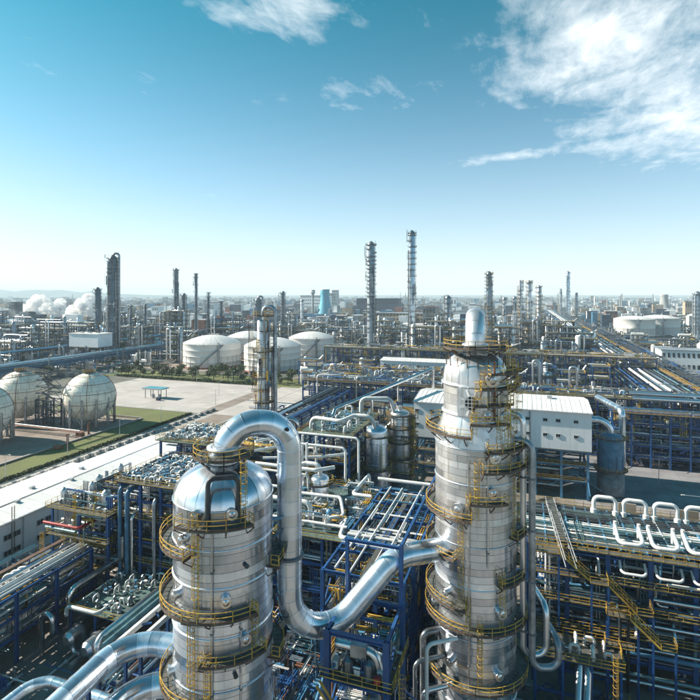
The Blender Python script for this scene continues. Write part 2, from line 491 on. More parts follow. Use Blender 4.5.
PIPE_M = ['silver', 'white_pipe', 'grey_pipe', 'teal_pipe', 'grey_pipe', 'dark_pipe', 'silver', 'blue_steel', 'blue_steel', 'dark_pipe']
def frame(t, x0, x1, y0, y1, levels, nx, ny, cw=0.5, bw=0.42, m='blue_steel', brace=0.25, z0=0.0, top=None, skip_beam=0.0, shape='ibeam'):
    """rectangular steel frame: each column, beam and brace its own piece"""
    zt = top if top else levels[-1]
    xs = [x0 + (x1 - x0) * i / nx for i in range(nx + 1)]
    ys = [y0 + (y1 - y0) * i / ny for i in range(ny + 1)]
    for x in xs:
        for y in ys:
            t.seg('column', shape, m, (x, y, z0), (x, y, zt + 0.02), cw)
    for z in levels:
        for j, y in enumerate(ys):
            for a, b in zip(xs[:-1], xs[1:]):
                if rnd.random() < skip_beam: continue
                t.seg('beam', shape, m, (a + cw / 2, y, z - bw / 2), (b - cw / 2, y, z - bw / 2), bw * 0.62, bw)
        for i, x in enumerate(xs):
            for a, b in zip(ys[:-1], ys[1:]):
                if rnd.random() < skip_beam: continue
                t.seg('beam', shape, m, (x, a + cw / 2, z - bw / 2 - 0.015), (x, b - cw / 2, z - bw / 2 - 0.015), bw * 0.62, bw)
    zz = [z0] + list(levels)
    for (za, zb) in zip(zz[:-1], zz[1:]):
        for y in (ys[0], ys[-1]):
            for a, b in zip(xs[:-1], xs[1:]):
                if rnd.random() < brace:
                    t.seg('brace', 'box', m, (a, y, za), (b, y, zb - 0.4), 0.2, 0.2)
                    if rnd.random() < 0.5: t.seg('brace', 'box', m, (b, y, za), (a, y, zb - 0.4), 0.19, 0.19)
        for x in (xs[0], xs[-1]):
            for a, b in zip(ys[:-1], ys[1:]):
                if rnd.random() < brace:
                    t.seg('brace', 'box', m, (x, a, za), (x, b, zb - 0.4), 0.2, 0.2)
    return xs, ys
def run_pipes(t, axis, a0, a1, b0, b1, z, n, rmin=0.1, rmax=0.35, mats=PIPE_M, full=0.7, drop=0.15, zdrop=3.0):
    """pipes laid side by side on a rack level; some turn up or down at the end"""
    b = b0 + 0.3
    step = (b1 - b0) / max(1, n)
    for k in range(n):
        r = rnd.uniform(rmin, rmax) if rnd.random() < 0.75 else rmax
        bb = b0 + step * (k + 0.5) + rnd.uniform(-0.15, 0.15) * step
        s0, s1 = a0, a1
        if rnd.random() > full:
            if rnd.random() < 0.5: s0 = a0 + (a1 - a0) * rnd.uniform(0.1, 0.6)
            else: s1 = a1 - (a1 - a0) * rnd.uniform(0.1, 0.6)
        P = (lambda s, zz: (s, bb, zz)) if axis == 'x' else (lambda s, zz: (bb, s, zz))
        m = rnd.choice(mats)
        zz = z + r + 0.06
        if rnd.random() < drop:
            e = rnd.choice((-1, 1)) * rnd.uniform(0.5, 1) * zdrop
            pts = [P(s0, zz), P(s1, zz), P(s1, zz + e)]
            t.pipe(m, pts, r, n=9)
        else:
            t.seg('pipe', 'cyl', m, P(s0, zz), P(s1, zz), r)
def rack(name, label, axis, a0, a1, b0, b1, levels, bay, pipes, group=None, walk=True, m='blue_steel', cw=0.55, bw=0.5, brace=0.2, rmax=0.35, mats=PIPE_M, ny=1, rails=True, overhang=0.8, cat='pipe rack', trays=True):
    if axis == 'x': x0, x1, y0, y1 = a0, a1, b0, b1
    else: x0, x1, y0, y1 = b0, b1, a0, a1
    t = Thing(name, label, cat, ((x0 + x1) / 2, (y0 + y1) / 2, 0), group)
    n = max(1, round((a1 - a0) / bay))
    if axis == 'x': frame(t, x0, x1, y0, y1, levels, n, ny, cw, bw, m, brace)
    else: frame(t, x0, x1, y0, y1, levels, ny, n, cw, bw, m, brace)
    for z, np_ in zip(levels, pipes):
        if np_: run_pipes(t, axis, a0 - overhang, a1 + overhang, b0 + 0.5, b1 - 0.5, z, np_, 0.09, rmax, mats)
    if trays:
        for z in levels[:-1]:
            bb = rnd.choice((b0 + 0.2, b1 - 0.2))
            c = ((a0 + a1) / 2, bb, z + 0.35) if axis == 'x' else (bb, (a0 + a1) / 2, z + 0.35)
            d = (a1 - a0, 0.7, 0.18) if axis == 'x' else (0.7, a1 - a0, 0.18)
            t.box('cable_tray', 'grey_steel', c, d)
    if walk:
        z = levels[-1] + 0.12
        for bb in ((b0 - 0.75,) if walk == 'near' else (b1 + 0.75,) if walk == 'far' else (b0 - 0.75, b1 + 0.75)):
            k = max(1, round((a1 - a0) / (bay * 1.0)))
            for i in range(k):
                s0 = a0 + (a1 - a0) * i / k; s1 = a0 + (a1 - a0) * (i + 1) / k
                c = ((s0 + s1) / 2, bb, z) if axis == 'x' else (bb, (s0 + s1) / 2, z)
                d = (s1 - s0 - 0.04, 1.3, 0.1) if axis == 'x' else (1.3, s1 - s0 - 0.04, 0.1)
                t.box('walkway', 'grating', c, d)
                if rails:
                    for e in (-0.6, 0.6):
                        p = [(s0, bb + e, z + 0.05), (s1, bb + e, z + 0.05)] if axis == 'x' else [(bb + e, s0, z + 0.05), (bb + e, s1, z + 0.05)]
                        railing(t, p)
    return t
def deck(t, x0, x1, y0, y1, z, m='grating', rails='nsew', nx=2, ny=2):
    for i in range(nx):
        for j in range(ny):
            ax, bx = x0 + (x1 - x0) * i / nx, x0 + (x1 - x0) * (i + 1) / nx
            ay, by = y0 + (y1 - y0) * j / ny, y0 + (y1 - y0) * (j + 1) / ny
            t.box('deck_plate', m, ((ax + bx) / 2, (ay + by) / 2, z + 0.07), (bx - ax - 0.05, by - ay - 0.05, 0.1))
    e = {'s': [(x0, y0), (x1, y0)], 'n': [(x0, y1), (x1, y1)], 'w': [(x0, y0), (x0, y1)], 'e': [(x1, y0), (x1, y1)]}
    for k in rails:
        (a, b), (c, d) = e[k]
        railing(t, [(a, b, z + 0.12), (c, d, z + 0.12)])

def dense(t, x0, x1, y0, y1, z0, z1, n, axis=(0.45, 0.2, 0.35), rr=(0.05, 0.2), ll=(1.5, 7), mats=('silver', 'white_pipe', 'grey_pipe', 'blue_steel', 'blue_steel', 'teal_pipe', 'dark_pipe', 'yellow')):
    """uncountable small-bore pipework, conduits and stanchions that fill a structure: one part"""
    b = MB(list(mats))
    lo_ = (x0, y0, z0); hi_ = (x1, y1, z1)
    k = 0
    while k < n:
        # a bundle of parallel runs, some turning up or down at their end
        a = rnd.choices((0, 1, 2), axis)[0]
        p = [rnd.uniform(x0, x1), rnd.uniform(y0, y1), rnd.uniform(z0, z1)]
        l_ = rnd.uniform(ll[0], ll[1] * 1.7)
        m_ = rnd.choice((1, 1, 2, 3, 4)); off = (1, 0, 0)[a] if a else 1
        r_ = rnd.uniform(*rr); mi = rnd.randrange(len(mats)); turn = rnd.random() < 0.35 and a != 2
        for j in range(m_):
            p_ = list(p); o_ = off if rnd.random() < 0.8 or a == 2 else 2
            p_[o_] = min(hi_[o_], p_[o_] + j * (r_ * 2.6 + 0.08))
            q_ = list(p_); q_[a] = min(hi_[a], p_[a] + l_); p_[a] = max(lo_[a], q_[a] - l_)
            if (Vector(q_) - Vector(p_)).length < 0.3: continue
            rb = r_ * rnd.choice((1, 1, 0.7))
            if turn and z1 - z0 > 2:
                e_ = list(q_); e_[2] = max(z0, min(z1, q_[2] + rnd.choice((-1, 1)) * rnd.uniform(1, 4)))
                if abs(e_[2] - q_[2]) > 0.4: b.bar(q_, e_, rb * 1.8, rb * 1.8, mi)
            if rnd.random() < 0.55: b.cyl(p_, q_, rb, 6, mi)
            else: b.bar(p_, q_, rb * 1.6, rb * 1.6, mi)
            if rnd.random() < 0.22:
                d_ = Vector(q_) - Vector(p_); c_ = Vector(p_) + d_ * rnd.uniform(0.2, 0.8); d_.normalize()
                b.cyl(c_, c_ + d_ * 0.25, rb * 2.1, 6, mi)
            k += 1
    return t.build('pipework', b, kind='stuff')
ORDW = ['first', 'second', 'third', 'fourth', 'fifth', 'sixth', 'seventh', 'eighth', 'ninth', 'tenth', 'eleventh', 'twelfth', 'thirteenth', 'fourteenth', 'fifteenth', 'sixteenth', 'seventeenth', 'eighteenth', 'nineteenth', 'twentieth', 'thirtieth']
def ordinal(k):
    if k < 20: return ORDW[k]
    tens, u_ = divmod(k + 1, 10)
    if u_ == 0: return {2: 'twentieth', 3: 'thirtieth', 4: 'fortieth', 5: 'fiftieth'}[tens]
    return {2: 'twenty', 3: 'thirty', 4: 'forty'}[tens] + '-' + ORDW[u_ - 1]
def picture_x(o):
    x, y = o.location.x, o.location.y
    return (math.cos(YAW) * x + math.sin(YAW) * y) / (-math.sin(YAW) * x + math.cos(YAW) * y)
def number_group(group, phrase, key=picture_x):
    """labels by order in the row, left to right"""
    for k, o in enumerate(sorted([o for o in col.objects if o.get('group') == group and o.parent is None], key=key)):
        o['label'] = phrase % ordinal(k)
# ------------------------------------------------------------------ ground and setting
def sheet(name, x0, x1, y0, y1, z, m, th=0.0, poly=None):
    b = MB(m)
    p = poly or [(x0, y0), (x1, y0), (x1, y1), (x0, y1)]
    b.add([(x, y, z) for x, y in p], [tuple(range(len(p)))])
    if th:
        k = len(p)
        b.add([(x, y, z) for x, y in p] + [(x, y, z - th) for x, y in p], [(i + k, (i + 1) % k + k, (i + 1) % k, i) for i in range(k)])
    return solo(name, b, kind='structure')
gm = mat('ground', (0.12, 0.118, 0.105), 0.9, 0, (0.06, 0.072, 0.058), 0.006, 0.05, (0.26, 0.24, 0.22), 0.7, (0.004, 0.009, 0.01))
sheet('ground', -26000, 26000, -300, 30000, 0, 'ground')
sheet('plot_paving', -117, 85, -20, 300, 0.03, 'plot')
sheet('road', -171, -161, 20, 242, 0.03, 'road')
sheet('track_bed', -160.8, -147.5, 20, 242, 0.035, 'dike')
sheet('road', -163, -112, 242, 470, 0.03, 'lot')
sheet('track_bed', -172, -163.2, 242, 470, 0.035, 'dike')
sheet('kerb', -172.3, -171.7, 20, 240, 0.14, 'kerb', 0.14)
sheet('kerb', -147.3, -146.7, 20, 400, 0.14, 'kerb', 0.14)
sheet('car_park', -286, -172.5, 243, 326, 0.035, 'lot')
sheet('road', -330, -171.2, 241, 252, 0.07, 'road')
sheet('verge', -260, -172.4, 30, 240, 0.05, 'grass')
sheet('dike_floor', -262, -192, 130, 219, 0.09, 'dike')
sheet('dike_floor', -420, -200, 372, 520, 0.05, 'dike')
sheet('verge', -330, -150, 328, 362, 0.06, 'grass')
sheet('yard', 15, 84, 176, 227, 0.07, 'asphalt')
sheet('yard', -45, -5, 130, 176, 0.07, 'asphalt')
sheet('road', 86, 110, 60, 300, 0.04, 'road')
sheet('yard', 110, 200, 300, 420, 0.05, 'lot')
# low bund walls round the spheres
for (x0, y0, x1, y1) in [(-262, 129, -191, 129), (-191, 129, -191, 220), (-262, 220, -191, 220)]:
    b = MB('concrete')
    b.bar((x0, y0, 0.5), (x1, y1, 0.5), 0.5, 1.0) if x0 != x1 else b.bar((x0, y0, 0.5), (x1, y1, 0.5), 1.0, 0.5)
    solo('bund_wall', b, {129: 'low concrete bund wall in front of the spheres', 220: 'low concrete bund wall behind the spheres'}.get(y0 if y0 == y1 else 0, 'low concrete bund wall beside the grass verge'), 'wall', org=(x0, y0, 0))

# ------------------------------------------------------------------ the two clad towers
def facing(c, phi):
    """world angle on a vessel at c; phi = 0 faces the camera, positive turns to the right in the picture"""
    return math.atan2(-c[1], -c[0]) + R(phi)
def ring_mesh(r, h, m, var, ns):
    k = ('ring', round(r, 2), round(h, 2), m, var)
    if k in CACHE: return CACHE[k]
    b = MB([m, m + '_b', m + '_c', 'grey_steel'])
    rr = random.Random(var * 31 + int(r * 10))
    for i in range(ns):
        a0 = 2 * PI * i / ns + 0.002; a1 = 2 * PI * (i + 1) / ns + 0.006
        o0 = rr.uniform(-0.006, 0.006); o1 = o0 + rr.uniform(-0.005, 0.005)
        b.lathe([(r + 0.014 + o0, -0.02), (r + o1, h)], 8, rr.choice((0, 0, 0, 1, 1, 2)), a0, a1); b.lathe([(r - 0.02, -0.02), (r + 0.014 + o0, -0.02)], 8, 0, a0, a1); b.lathe([(r + 0.018 + o0, -0.02), (r + 0.018 + o0, 0.03)], 8, 3, a0, a1)
        # lap joint between two sheets
        e = Vector((math.cos(a1), math.sin(a1), 0)); s_ = Vector((-e.y, e.x, 0))
        b.box(e * (r + 0.006) + Vector((0, 0, h / 2)), (0.035, 0.07, h - 0.02), 0, Matrix.Rotation(a1, 3, 'Z'))
    CACHE[k] = b.mesh('cladding_ring')
    return CACHE[k]
def clad(t, c, r, z0, z1, m, pitch=0.95, ns=9):
    n = max(1, round((z1 - z0) / pitch)); h = (z1 - z0) / n
    for i in range(n):
        t.part('cladding_ring', ring_mesh(r, h, m, rnd.randrange(5), ns), (c[0], c[1], z0 + h * i), (0, 0, rnd.uniform(0, 2 * PI)))
def dome(t, c, prof, m, n=24):
    """pressed head out of gore panels, one object each"""
    b = MB(m)
    b.lathe(prof, 4, 0, 0.004, 2 * PI / n + 0.002)
    b.lathe([(r + 0.03, z + 0.01) for r, z in prof], 1, 0, 2 * PI / n - 0.012, 2 * PI / n + 0.012)
    me = b.mesh('dome_panel')
    for i in range(n):
        t.part('dome_panel', me, (c[0], c[1], 0), (0, 0, 2 * PI * i / n))
def bead(t, c, r, z, m='clad', s=0.08, name='stiffener_ring'):
    b = MB(m)
    b.lathe([(r, -s), (r + s * 1.3, -s * 0.6), (r + s * 1.5, s * 0.2), (r + s * 0.9, s), (r, s * 1.1)], 64)
    t.part(name, b.mesh(name), (c[0], c[1], z))
def platform(t, c, r, z, p0, p1, wd=1.45, brk=True, m='grating'):
    a0, a1 = facing(c, p0), facing(c, p1)
    n = max(4, int(abs(a1 - a0) * (r + wd) / 0.9))
    full = abs(p1 - p0) >= 359
    ri, ro = r + 0.08, r + wd
    b = MB(m)
    prof = [(ri, 0), (ri, 0.14), (ro, 0.14), (ro, 0), (ri, 0)]
    b.lathe(prof, n, 0, a0, a1, (c[0], c[1], z), smooth=False)
    if not full:
        for a in (a0, a1):
            e = Vector((math.cos(a), math.sin(a), 0)); cc = Vector((c[0], c[1], z))
            b.add([cc + e * ri, cc + e * ro, cc + e * ro + Vector((0, 0, .14)), cc + e * ri + Vector((0, 0, .14))], [(0, 1, 2, 3)])
    # grating bars stand a little proud
    for k in range(0, n):
        a = a0 + (a1 - a0) * (k + 0.5) / n
        e = Vector((math.cos(a), math.sin(a), 0)); cc = Vector((c[0], c[1], z + 0.15))
        b.bar(cc + e * ri, cc + e * ro, 0.05, 0.05)
    pl = t.build('platform', b)
    b = MB(['yellow', 'rust_steel'])
    pts = [Vector((c[0] + (ro - 0.05) * math.cos(a0 + (a1 - a0) * k / n), c[1] + (ro - 0.05) * math.sin(a0 + (a1 - a0) * k / n), z + 0.14)) for k in range(n + 1)]
    for k, p in enumerate(pts):
        if k % 2 == 0 or k == n: b.bar(p, p + Vector((0, 0, 1.15)), 0.075)
        if k < n:
            q = pts[k + 1]
            for hh in (1.15, 0.62): b.bar(p + Vector((0, 0, hh)), q + Vector((0, 0, hh)), 0.065)
            b.bar(p + Vector((0, 0, 0.1)), q + Vector((0, 0, 0.1)), 0.03, 0.16, 1)
    if not full:
        for a in (a0, a1):
            e = Vector((math.cos(a), math.sin(a), 0)); cc = Vector((c[0], c[1], z + 0.14))
            rail_mb(b, [cc + e * (ri + 0.3), cc + e * (ro - 0.1)])
    t.build('railing', b, pl)
    if brk:
        for k in range(0, n + 1, 3):
            a = a0 + (a1 - a0) * k / n
            e = Vector((math.cos(a), math.sin(a), 0)); cc = Vector((c[0], c[1], z))
            b = MB('rust_steel')
            b.bar(cc + e * r + Vector((0, 0, -0.1)), cc + e * ro + Vector((0, 0, -0.1)), 0.14, 0.14)
            b.bar(cc + e * r + Vector((0, 0, -1.2)), cc + e * (ro - 0.1) + Vector((0, 0, -0.15)), 0.11, 0.11)
            t.build('bracket', b, pl)
    return pl
def ladder(t, c, r, phi, z0, z1, m='yellow', off=0.35, cage=True):
    a = facing(c, phi)
    e = Vector((math.cos(a), math.sin(a), 0))
    b = MB(m)
    base = Vector((c[0], c[1], 0)) + e * (r + off)
    ladder_mb(b, base + Vector((0, 0, z0)), base + Vector((0, 0, z1)), e, cage=cage)
    t.build('ladder', b)
def manway(t, c, r, phi, z, rad=0.75, ln=0.7, m='silver'):
    a = facing(c, phi)
    e = Vector((math.cos(a), math.sin(a), 0)); p = Vector((c[0], c[1], z)) + e * (r - 0.1)
    b = MB(m)
    b.cyl(p, p + e * ln, rad * 0.85, 20); b.cyl(p + e * (ln - 0.12), p + e * (ln + 0.1), rad, 20)
    b.cyl(p + e * (ln + 0.1), p + e * (ln + 0.2), rad * 0.6, 20, 0, rad * 0.3)
    t.build('manway', b)
def riser(t, c, r, phi, z0, z1, rad, m='silver', off=0.5):
    a = facing(c, phi)
    e = Vector((math.cos(a), math.sin(a), 0)); p = Vector((c[0], c[1], 0)) + e * (r + off)
    t.seg('riser_pipe', 'cyl', m, p + Vector((0, 0, z0)), p + Vector((0, 0, z1)), rad)
    z = z0 + 2
    while z < z1:
        b = MB('grey_steel')
        b.bar(Vector((c[0], c[1], z)) + e * r, p + Vector((0, 0, z)), 0.15, 0.12)
        b.cyl(p + Vector((0, 0, z - 0.08)), p + Vector((0, 0, z + 0.08)), rad + 0.06, 12)
        t.build('pipe_clip', b)
        z += 6.5

LT = (-33.4, 52.0); LR = 5.65
lt = Thing('process_tower', 'silver clad domed tower at left foreground with large curved overhead duct', 'tower', (LT[0], LT[1], 0))
clad(lt, LT, LR, 0, 42.9, 'clad')
dome(lt, LT, [(LR * math.cos(q), 42.9 + 3.6 * math.sin(q)) for q in [R(k) for k in (0, 12, 24, 36, 48, 60, 70, 76)]], 'clad')
for z in (42.8, 38.6, 34.6, 29.2, 23.5, 18.5, 12): bead(lt, LT, LR, z)
# crown nozzle, its round platform
b = MB('clad_dull'); b.lathe([(1.75, 46.4), (1.75, 47.9), (1.95, 47.9), (1.95, 48.2), (1.4, 48.2)], 32, c=(LT[0], LT[1], 0)); lt.build('nozzle', b)
platform(lt, LT, 1.9, 47.2, 0, 360, 1.6)
platform(lt, LT, LR, 41.2, -46, 26, 1.5)
platform(lt, LT, LR, 38.0, -128, -36, 1.45)
platform(lt, LT, LR, 31.6, -128, 30, 1.45)
platform(lt, LT, LR, 27.0, -22, 40, 1.4)
platform(lt, LT, LR, 22.4, -128, -14, 1.45)
platform(lt, LT, LR, 35.0, 60, 130, 1.4)
platform(lt, LT, LR, 24.5, 62, 130, 1.4)
ladder(lt, LT, LR, -28, 31.8, 42.3); ladder(lt, LT, LR, -33, 22.6, 32.4); ladder(lt, LT, LR, 32, 27.2, 32.6); ladder(lt, LT, LR, -16, 14, 28); ladder(lt, LT, LR - 2.0, 20, 41.4, 48.2, off=2.2)
riser(lt, LT, LR, -12, 2, 41.0, 0.13, 'silver', 0.28)
riser(lt, LT, LR, 18, 2, 30.6, 0.09, 'silver', 0.22)
for ph, z in ((2, 33.4), (-60, 33.2), (-75, 24), (8, 42.6), (-30, 42.5), (22, 28.8), (-48, 39.6)): manway(lt, LT, LR, ph, z, 0.6, 0.6)
for ph, z in ((24, 36.6), (12, 25.2), (-5, 20), (35, 20)): manway(lt, LT, LR, ph, z, 0.25, 0.4, 'dark_pipe')
a = facing(LT, -8); e = Vector((math.cos(a), math.sin(a), 0)); sd_ = Vector((-e.y, e.x, 0)); q = Vector((LT[0], LT[1], 0)) + e * (LR + 0.25)
lt.pipe('dark_pipe', [q - sd_ * 0.9 + Vector((0, 0, 41.6)), q - sd_ * 0.9 - e * 0.5 + Vector((0, 0, 46.3)), q + sd_ * 2.2 - e * 0.9 + Vector((0, 0, 46.3)), q + sd_ * 2.2 - e * 0.6 + Vector((0, 0, 42.0))], 0.27, 0.7, name='vent_pipe')
b = MB('clad'); b.lathe([(LR + 0.25, 0), (LR + 0.25, 1.2), (LR, 1.4)], 40, c=(LT[0], LT[1], 0)); lt.build('skirt', b)

RT = (-6.7, 74.8); RR = 5.6; RU = 4.45
rt = Thing('process_tower', 'tall silver clad tower at right foreground with stepped top and ringed platforms', 'tower', (RT[0], RT[1], 0))
clad(rt, RT, RR, 0, 32.5, 'clad'); clad(rt, RT, RR, 32.5, 45.4, 'clad_dull')
dome(rt, RT, [(RR + 0.03, 45.4), (RR - 0.05, 46.0), (RU + 0.1, 49.0), (RU + 0.02, 49.4)], 'clad_dull', 20)
clad(rt, RT, RU, 49.4, 53.6, 'clad_dull', 1.4)
dome(rt, RT, [(RU + 0.04, 53.6), (RU + 0.02, 54.4), (RU * 0.97, 55.4), (RU * 0.9, 56.2), (RU * 0.78, 56.9), (RU * 0.62, 57.4), (RU * 0.4, 57.7)], 'clad_dull', 22)
bead(rt, RT, RU, 53.5, 'clad_dull', 0.22); bead(rt, RT, RU, 49.5, 'clad_dull', 0.2)
for z in (45.3, 40.6, 32.4, 26.8, 20.0, 11.0): bead(rt, RT, RR, z)
b = MB('clad_dull'); b.lathe([(1.6, 57.3), (1.6, 58.6), (1.85, 58.6), (1.85, 58.9), (1.4, 58.9)], 32, c=(RT[0], RT[1], 0)); rt.build('nozzle', b)
platform(rt, RT, 2.0, 58.3, 0, 360, 2.5)
for k in range(18):                         # posts that carry the crown platform
    a = 2 * PI * k / 18
    rt.seg('post', 'box', 'rust_steel', (RT[0] + 4.1 * math.cos(a), RT[1] + 4.1 * math.sin(a), 56.2), (RT[0] + 4.2 * math.cos(a), RT[1] + 4.2 * math.sin(a), 58.25), 0.1)
platform(rt, RT, RU, 53.2, 8, 100, 1.5)
platform(rt, RT, RR, 47.0, -128, -4, 1.4)
platform(rt, RT, RU + 0.3, 48.6, -6, 46, 1.5)
platform(rt, RT, RR, 42.6, 8, 115, 1.55)
platform(rt, RT, RR, 38.4, -6, 38, 1.35)
platform(rt, RT, RR, 36.0, -128, -4, 1.4)
platform(rt, RT, RR, 30.6, -128, -24, 1.4)
platform(rt, RT, RR, 24.3, -128, -10, 1.4)
platform(rt, RT, RR, 21.6, -128, 105, 1.5)
platform(rt, RT, RR, 14.0, 0, 360, 1.6)
platform(rt, RT, RR, 28.0, 95, 150, 1.4)
platform(rt, RT, RU, 51.0, -2, 60, 1.4)
platform(rt, RT, RR, 45.2, 14, 78, 1.4)
platform(rt, RT, RR, 33.4, 52, 112, 1.4)
platform(rt, RT, RR, 27.6, 30, 80, 1.3)
platform(rt, RT, RU, 55.2, 20, 120, 1.5)
for ph, z0, z1, rr in ((4, 48.8, 54.4, RU), (-1, 47.2, 51, RU + 1.0), (30, 42.8, 49.6, RR), (2, 36.2, 43.8, RR), (-8, 36.2, 40, RR), (-18, 24.5, 36.4, RR), (-9, 21.8, 26, RR), (6, 14.2, 22.8, RR), (62, 53.4, 59.3, RU), (12, 51, 56, RU), (42, 45.3, 51.4, RR), (18, 42.7, 46.4, RR), (58, 33.5, 43, RR), (34, 21.8, 29, RR), (70, 47, 56, RU + 1), (48, 42.8, 54.2, RR)):
    ladder(rt, RT, rr, ph, z0, z1)
riser(rt, RT, RR, -8, 2, 44, 0.12, 'silver', 0.3); riser(rt, RT, RR, 16, 30, 47, 0.13, 'silver', 0.3); riser(rt, RT, RU, 30, 49, 57, 0.16, 'rust_pipe', 0.5)
riser(rt, RT, RU, 24, 49, 53, 0.12, 'silver', 0.4); riser(rt, RT, RU, 38, 48.8, 53, 0.2, 'silver', 0.5)
for ph, z, rd in ((26, 54.5, 0.95), (24, 44.6, 0.8), (22, 39.9, 0.75), (18, 49.8, 0.8), (-22, 37.4, 0.8), (34, 24, 0.7), (-40, 25.6, 0.5), (30, 15.9, 0.6), (-34, 16.6, 0.6), (-70, 22.8, 0.6)):
    manway(rt, RT, RU if z > 49.4 else RR, ph, z, rd)
# round grille in a stiffened panel on the upper shell
a = facing(RT, -5); e = Vector((math.cos(a), math.sin(a), 0)); s_ = Vector((-e.y, e.x, 0)); q = Vector((RT[0], RT[1], 51.4)) + e * (RU + 0.12)
mx3 = Matrix((s_, e, Vector((0, 0, 1)))).transposed()
b = MB('clad_dull'); b.box(q, (3.9, 0.3, 3.7), 0, mx3); gp = rt.build('grille_panel', b)
b = MB('pane'); b.cyl(q + e * 0.1, q + e * 0.42, 0.95, 24); rt.build('grille_opening', b, gp)
b = MB('clad_dull')
for k in range(24):
    a0 = 2 * PI * k / 24; a1 = 2 * PI * (k + 1) / 24
    b.bar(q + e * 0.4 + (s_ * math.cos(a0) + Vector((0, 0, math.sin(a0)))) * 1.02, q + e * 0.4 + (s_ * math.cos(a1) + Vector((0, 0, math.sin(a1)))) * 1.02, 0.16, 0.2)
for k in (-0.5, 0, 0.5):
    b.bar(q + e * 0.47 + s_ * k + Vector((0, 0, -0.95)), q + e * 0.47 + s_ * k + Vector((0, 0, 0.95)), 0.1); b.bar(q + e * 0.46 + Vector((0, 0, k)) - s_ * 0.95, q + e * 0.46 + Vector((0, 0, k)) + s_ * 0.95, 0.1)
for k in range(8):
    a0 = 2 * PI * (k + 0.5) / 8; dv = s_ * math.cos(a0) + Vector((0, 0, math.sin(a0)))
    b.bar(q + e * 0.3 + dv * 1.1, q + e * 0.15 + dv * 1.85, 0.12, 0.3)
rt.build('grille', b, gp)
b = MB('clad'); b.lathe([(RR + 0.3, 0), (RR + 0.3, 1.4), (RR, 1.6)], 40, c=(RT[0], RT[1], 0)); rt.build('skirt', b)

# ------------------------------------------------------------------ big clad ducts, built section by section
def duct(name, label, pts, r, br, m='duct', seg=1.5, cat='duct', n=28, flanges=()):
    path = bend(pts, br, 14)
    ds = [0.0]
    for p, q in zip(path[:-1], path[1:]): ds.append(ds[-1] + (q - p).length)
    def at(s):
        s = max(0, min(ds[-1], s))
        for i in range(len(ds) - 1):
            if s <= ds[i + 1]: 
                f = (s - ds[i]) / max(1e-9, ds[i + 1] - ds[i]); return path[i].lerp(path[i + 1], f)
        return path[-1]
    t = Thing(name, label, cat, tuple(path[0]))
    k = max(1, round(ds[-1] / seg)); L_ = ds[-1] / k
    for i in range(k):
        b = MB(m)
        s0, s1 = i * L_, (i + 1) * L_
        b.tube([at(s0 + (s1 - s0) * j / 4) for j in range(5)], r + rnd.uniform(-0.008, 0.008), n)
        b.tube([at(s1 - 0.07), at(s1 + 0.03)], r + 0.035, n)
        t.build('duct_section', b)
    for s in flanges:
        b = MB('grey_steel')
        b.tube([at(s - 0.14), at(s + 0.14)], r + 0.3, n)
        t.build('support_ring', b)
    return t
dl = Vector((RT[0] - LT[0], RT[1] - LT[1], 0)).normalized()
c0 = Vector((LT[0], LT[1], 0))
od = duct('overhead_duct', 'large shiny silver duct looping from left tower crown down into right tower', [c0 + Vector((0, 0, 46.9)), c0 + Vector((0, 0, 50.6)) + dl * 0.2, c0 + dl * 7.9 + Vector((0, 0, 50.6)), c0 + dl * 7.9 + Vector((0, 0, 18.2)), c0 + dl * 22.3 + Vector((0, 0, 31.0)), c0 + dl * 30.2 + Vector((0, 0, 30.7))], 1.5, [3.6, 3.9, 4.9, 5.5], flanges=(25.0,))
p = c0 + dl * 7.9 + Vector((0, 0, 39.2))
for k in (-1, 1):
    sd_ = Vector((-dl.y, dl.x, 0)) * 0.9 * k
    od.seg('strut', 'box', 'light_blue_steel', c0 + dl * 5.2 + sd_ + Vector((0, 0, 39.2)), p + sd_ * 1.6, 0.24, 0.3)
    od.seg('strut', 'box', 'light_blue_steel', c0 + dl * 5.3 + sd_ + Vector((0, 0, 36.6)), p + sd_ * 1.6 + Vector((0, 0, -0.3)), 0.2, 0.2)
b = MB('dark_pipe'); q = c0 + dl * 7.2 + Vector((0, 0, 49.8)); b.cyl(q + Vector((dl.y, -dl.x, 0)) * 0.8, q + Vector((dl.y, -dl.x, 0)) * 1.75, 0.22, 12); od.build('nozzle', b)
F2 = Vector((-math.sin(YAW), math.cos(YAW), 0)); R2 = Vector((math.cos(YAW), math.sin(YAW), 0))
c1 = Vector((RT[0], RT[1], 0))
duct('crown_duct', 'upright silver duct arching back from the top of right tower', [c1 + Vector((0, 0, 58.6)), c1 + Vector((0, 0, 62.6)), c1 + F2 * 8.8 + R2 * 2.2 + Vector((0, 0, 62.6)), c1 + F2 * 8.8 + R2 * 2.2 + Vector((0, 0, 20))], 1.4, 3.6, 'clad_dull')
duct('transfer_duct', 'upper of two fat silver ducts leaving left tower at lower left', [(LT[0] - 4, LT[1] + 1, 22.8), (-47.0, 51.5, 22.8), (-47.4, 14, 20.2)], 1.35, 5.0, 'clad', 1.6)
duct('transfer_duct', 'lower of two fat silver ducts leaving left tower at lower left', [(LT[0] - 4, LT[1] - 0.5, 19.4), (-44.0, 50, 19.4), (-44.3, 14, 17.4)], 1.35, 5.0, 'clad', 1.6)
duct('transfer_duct', 'thinner silver duct with a bend at the bottom left corner', [(-56, 58, 8.0), (-69.5, 58, 8.0), (-70.2, 18, 8.0)], 0.8, 3.2, 'clad', 1.5)
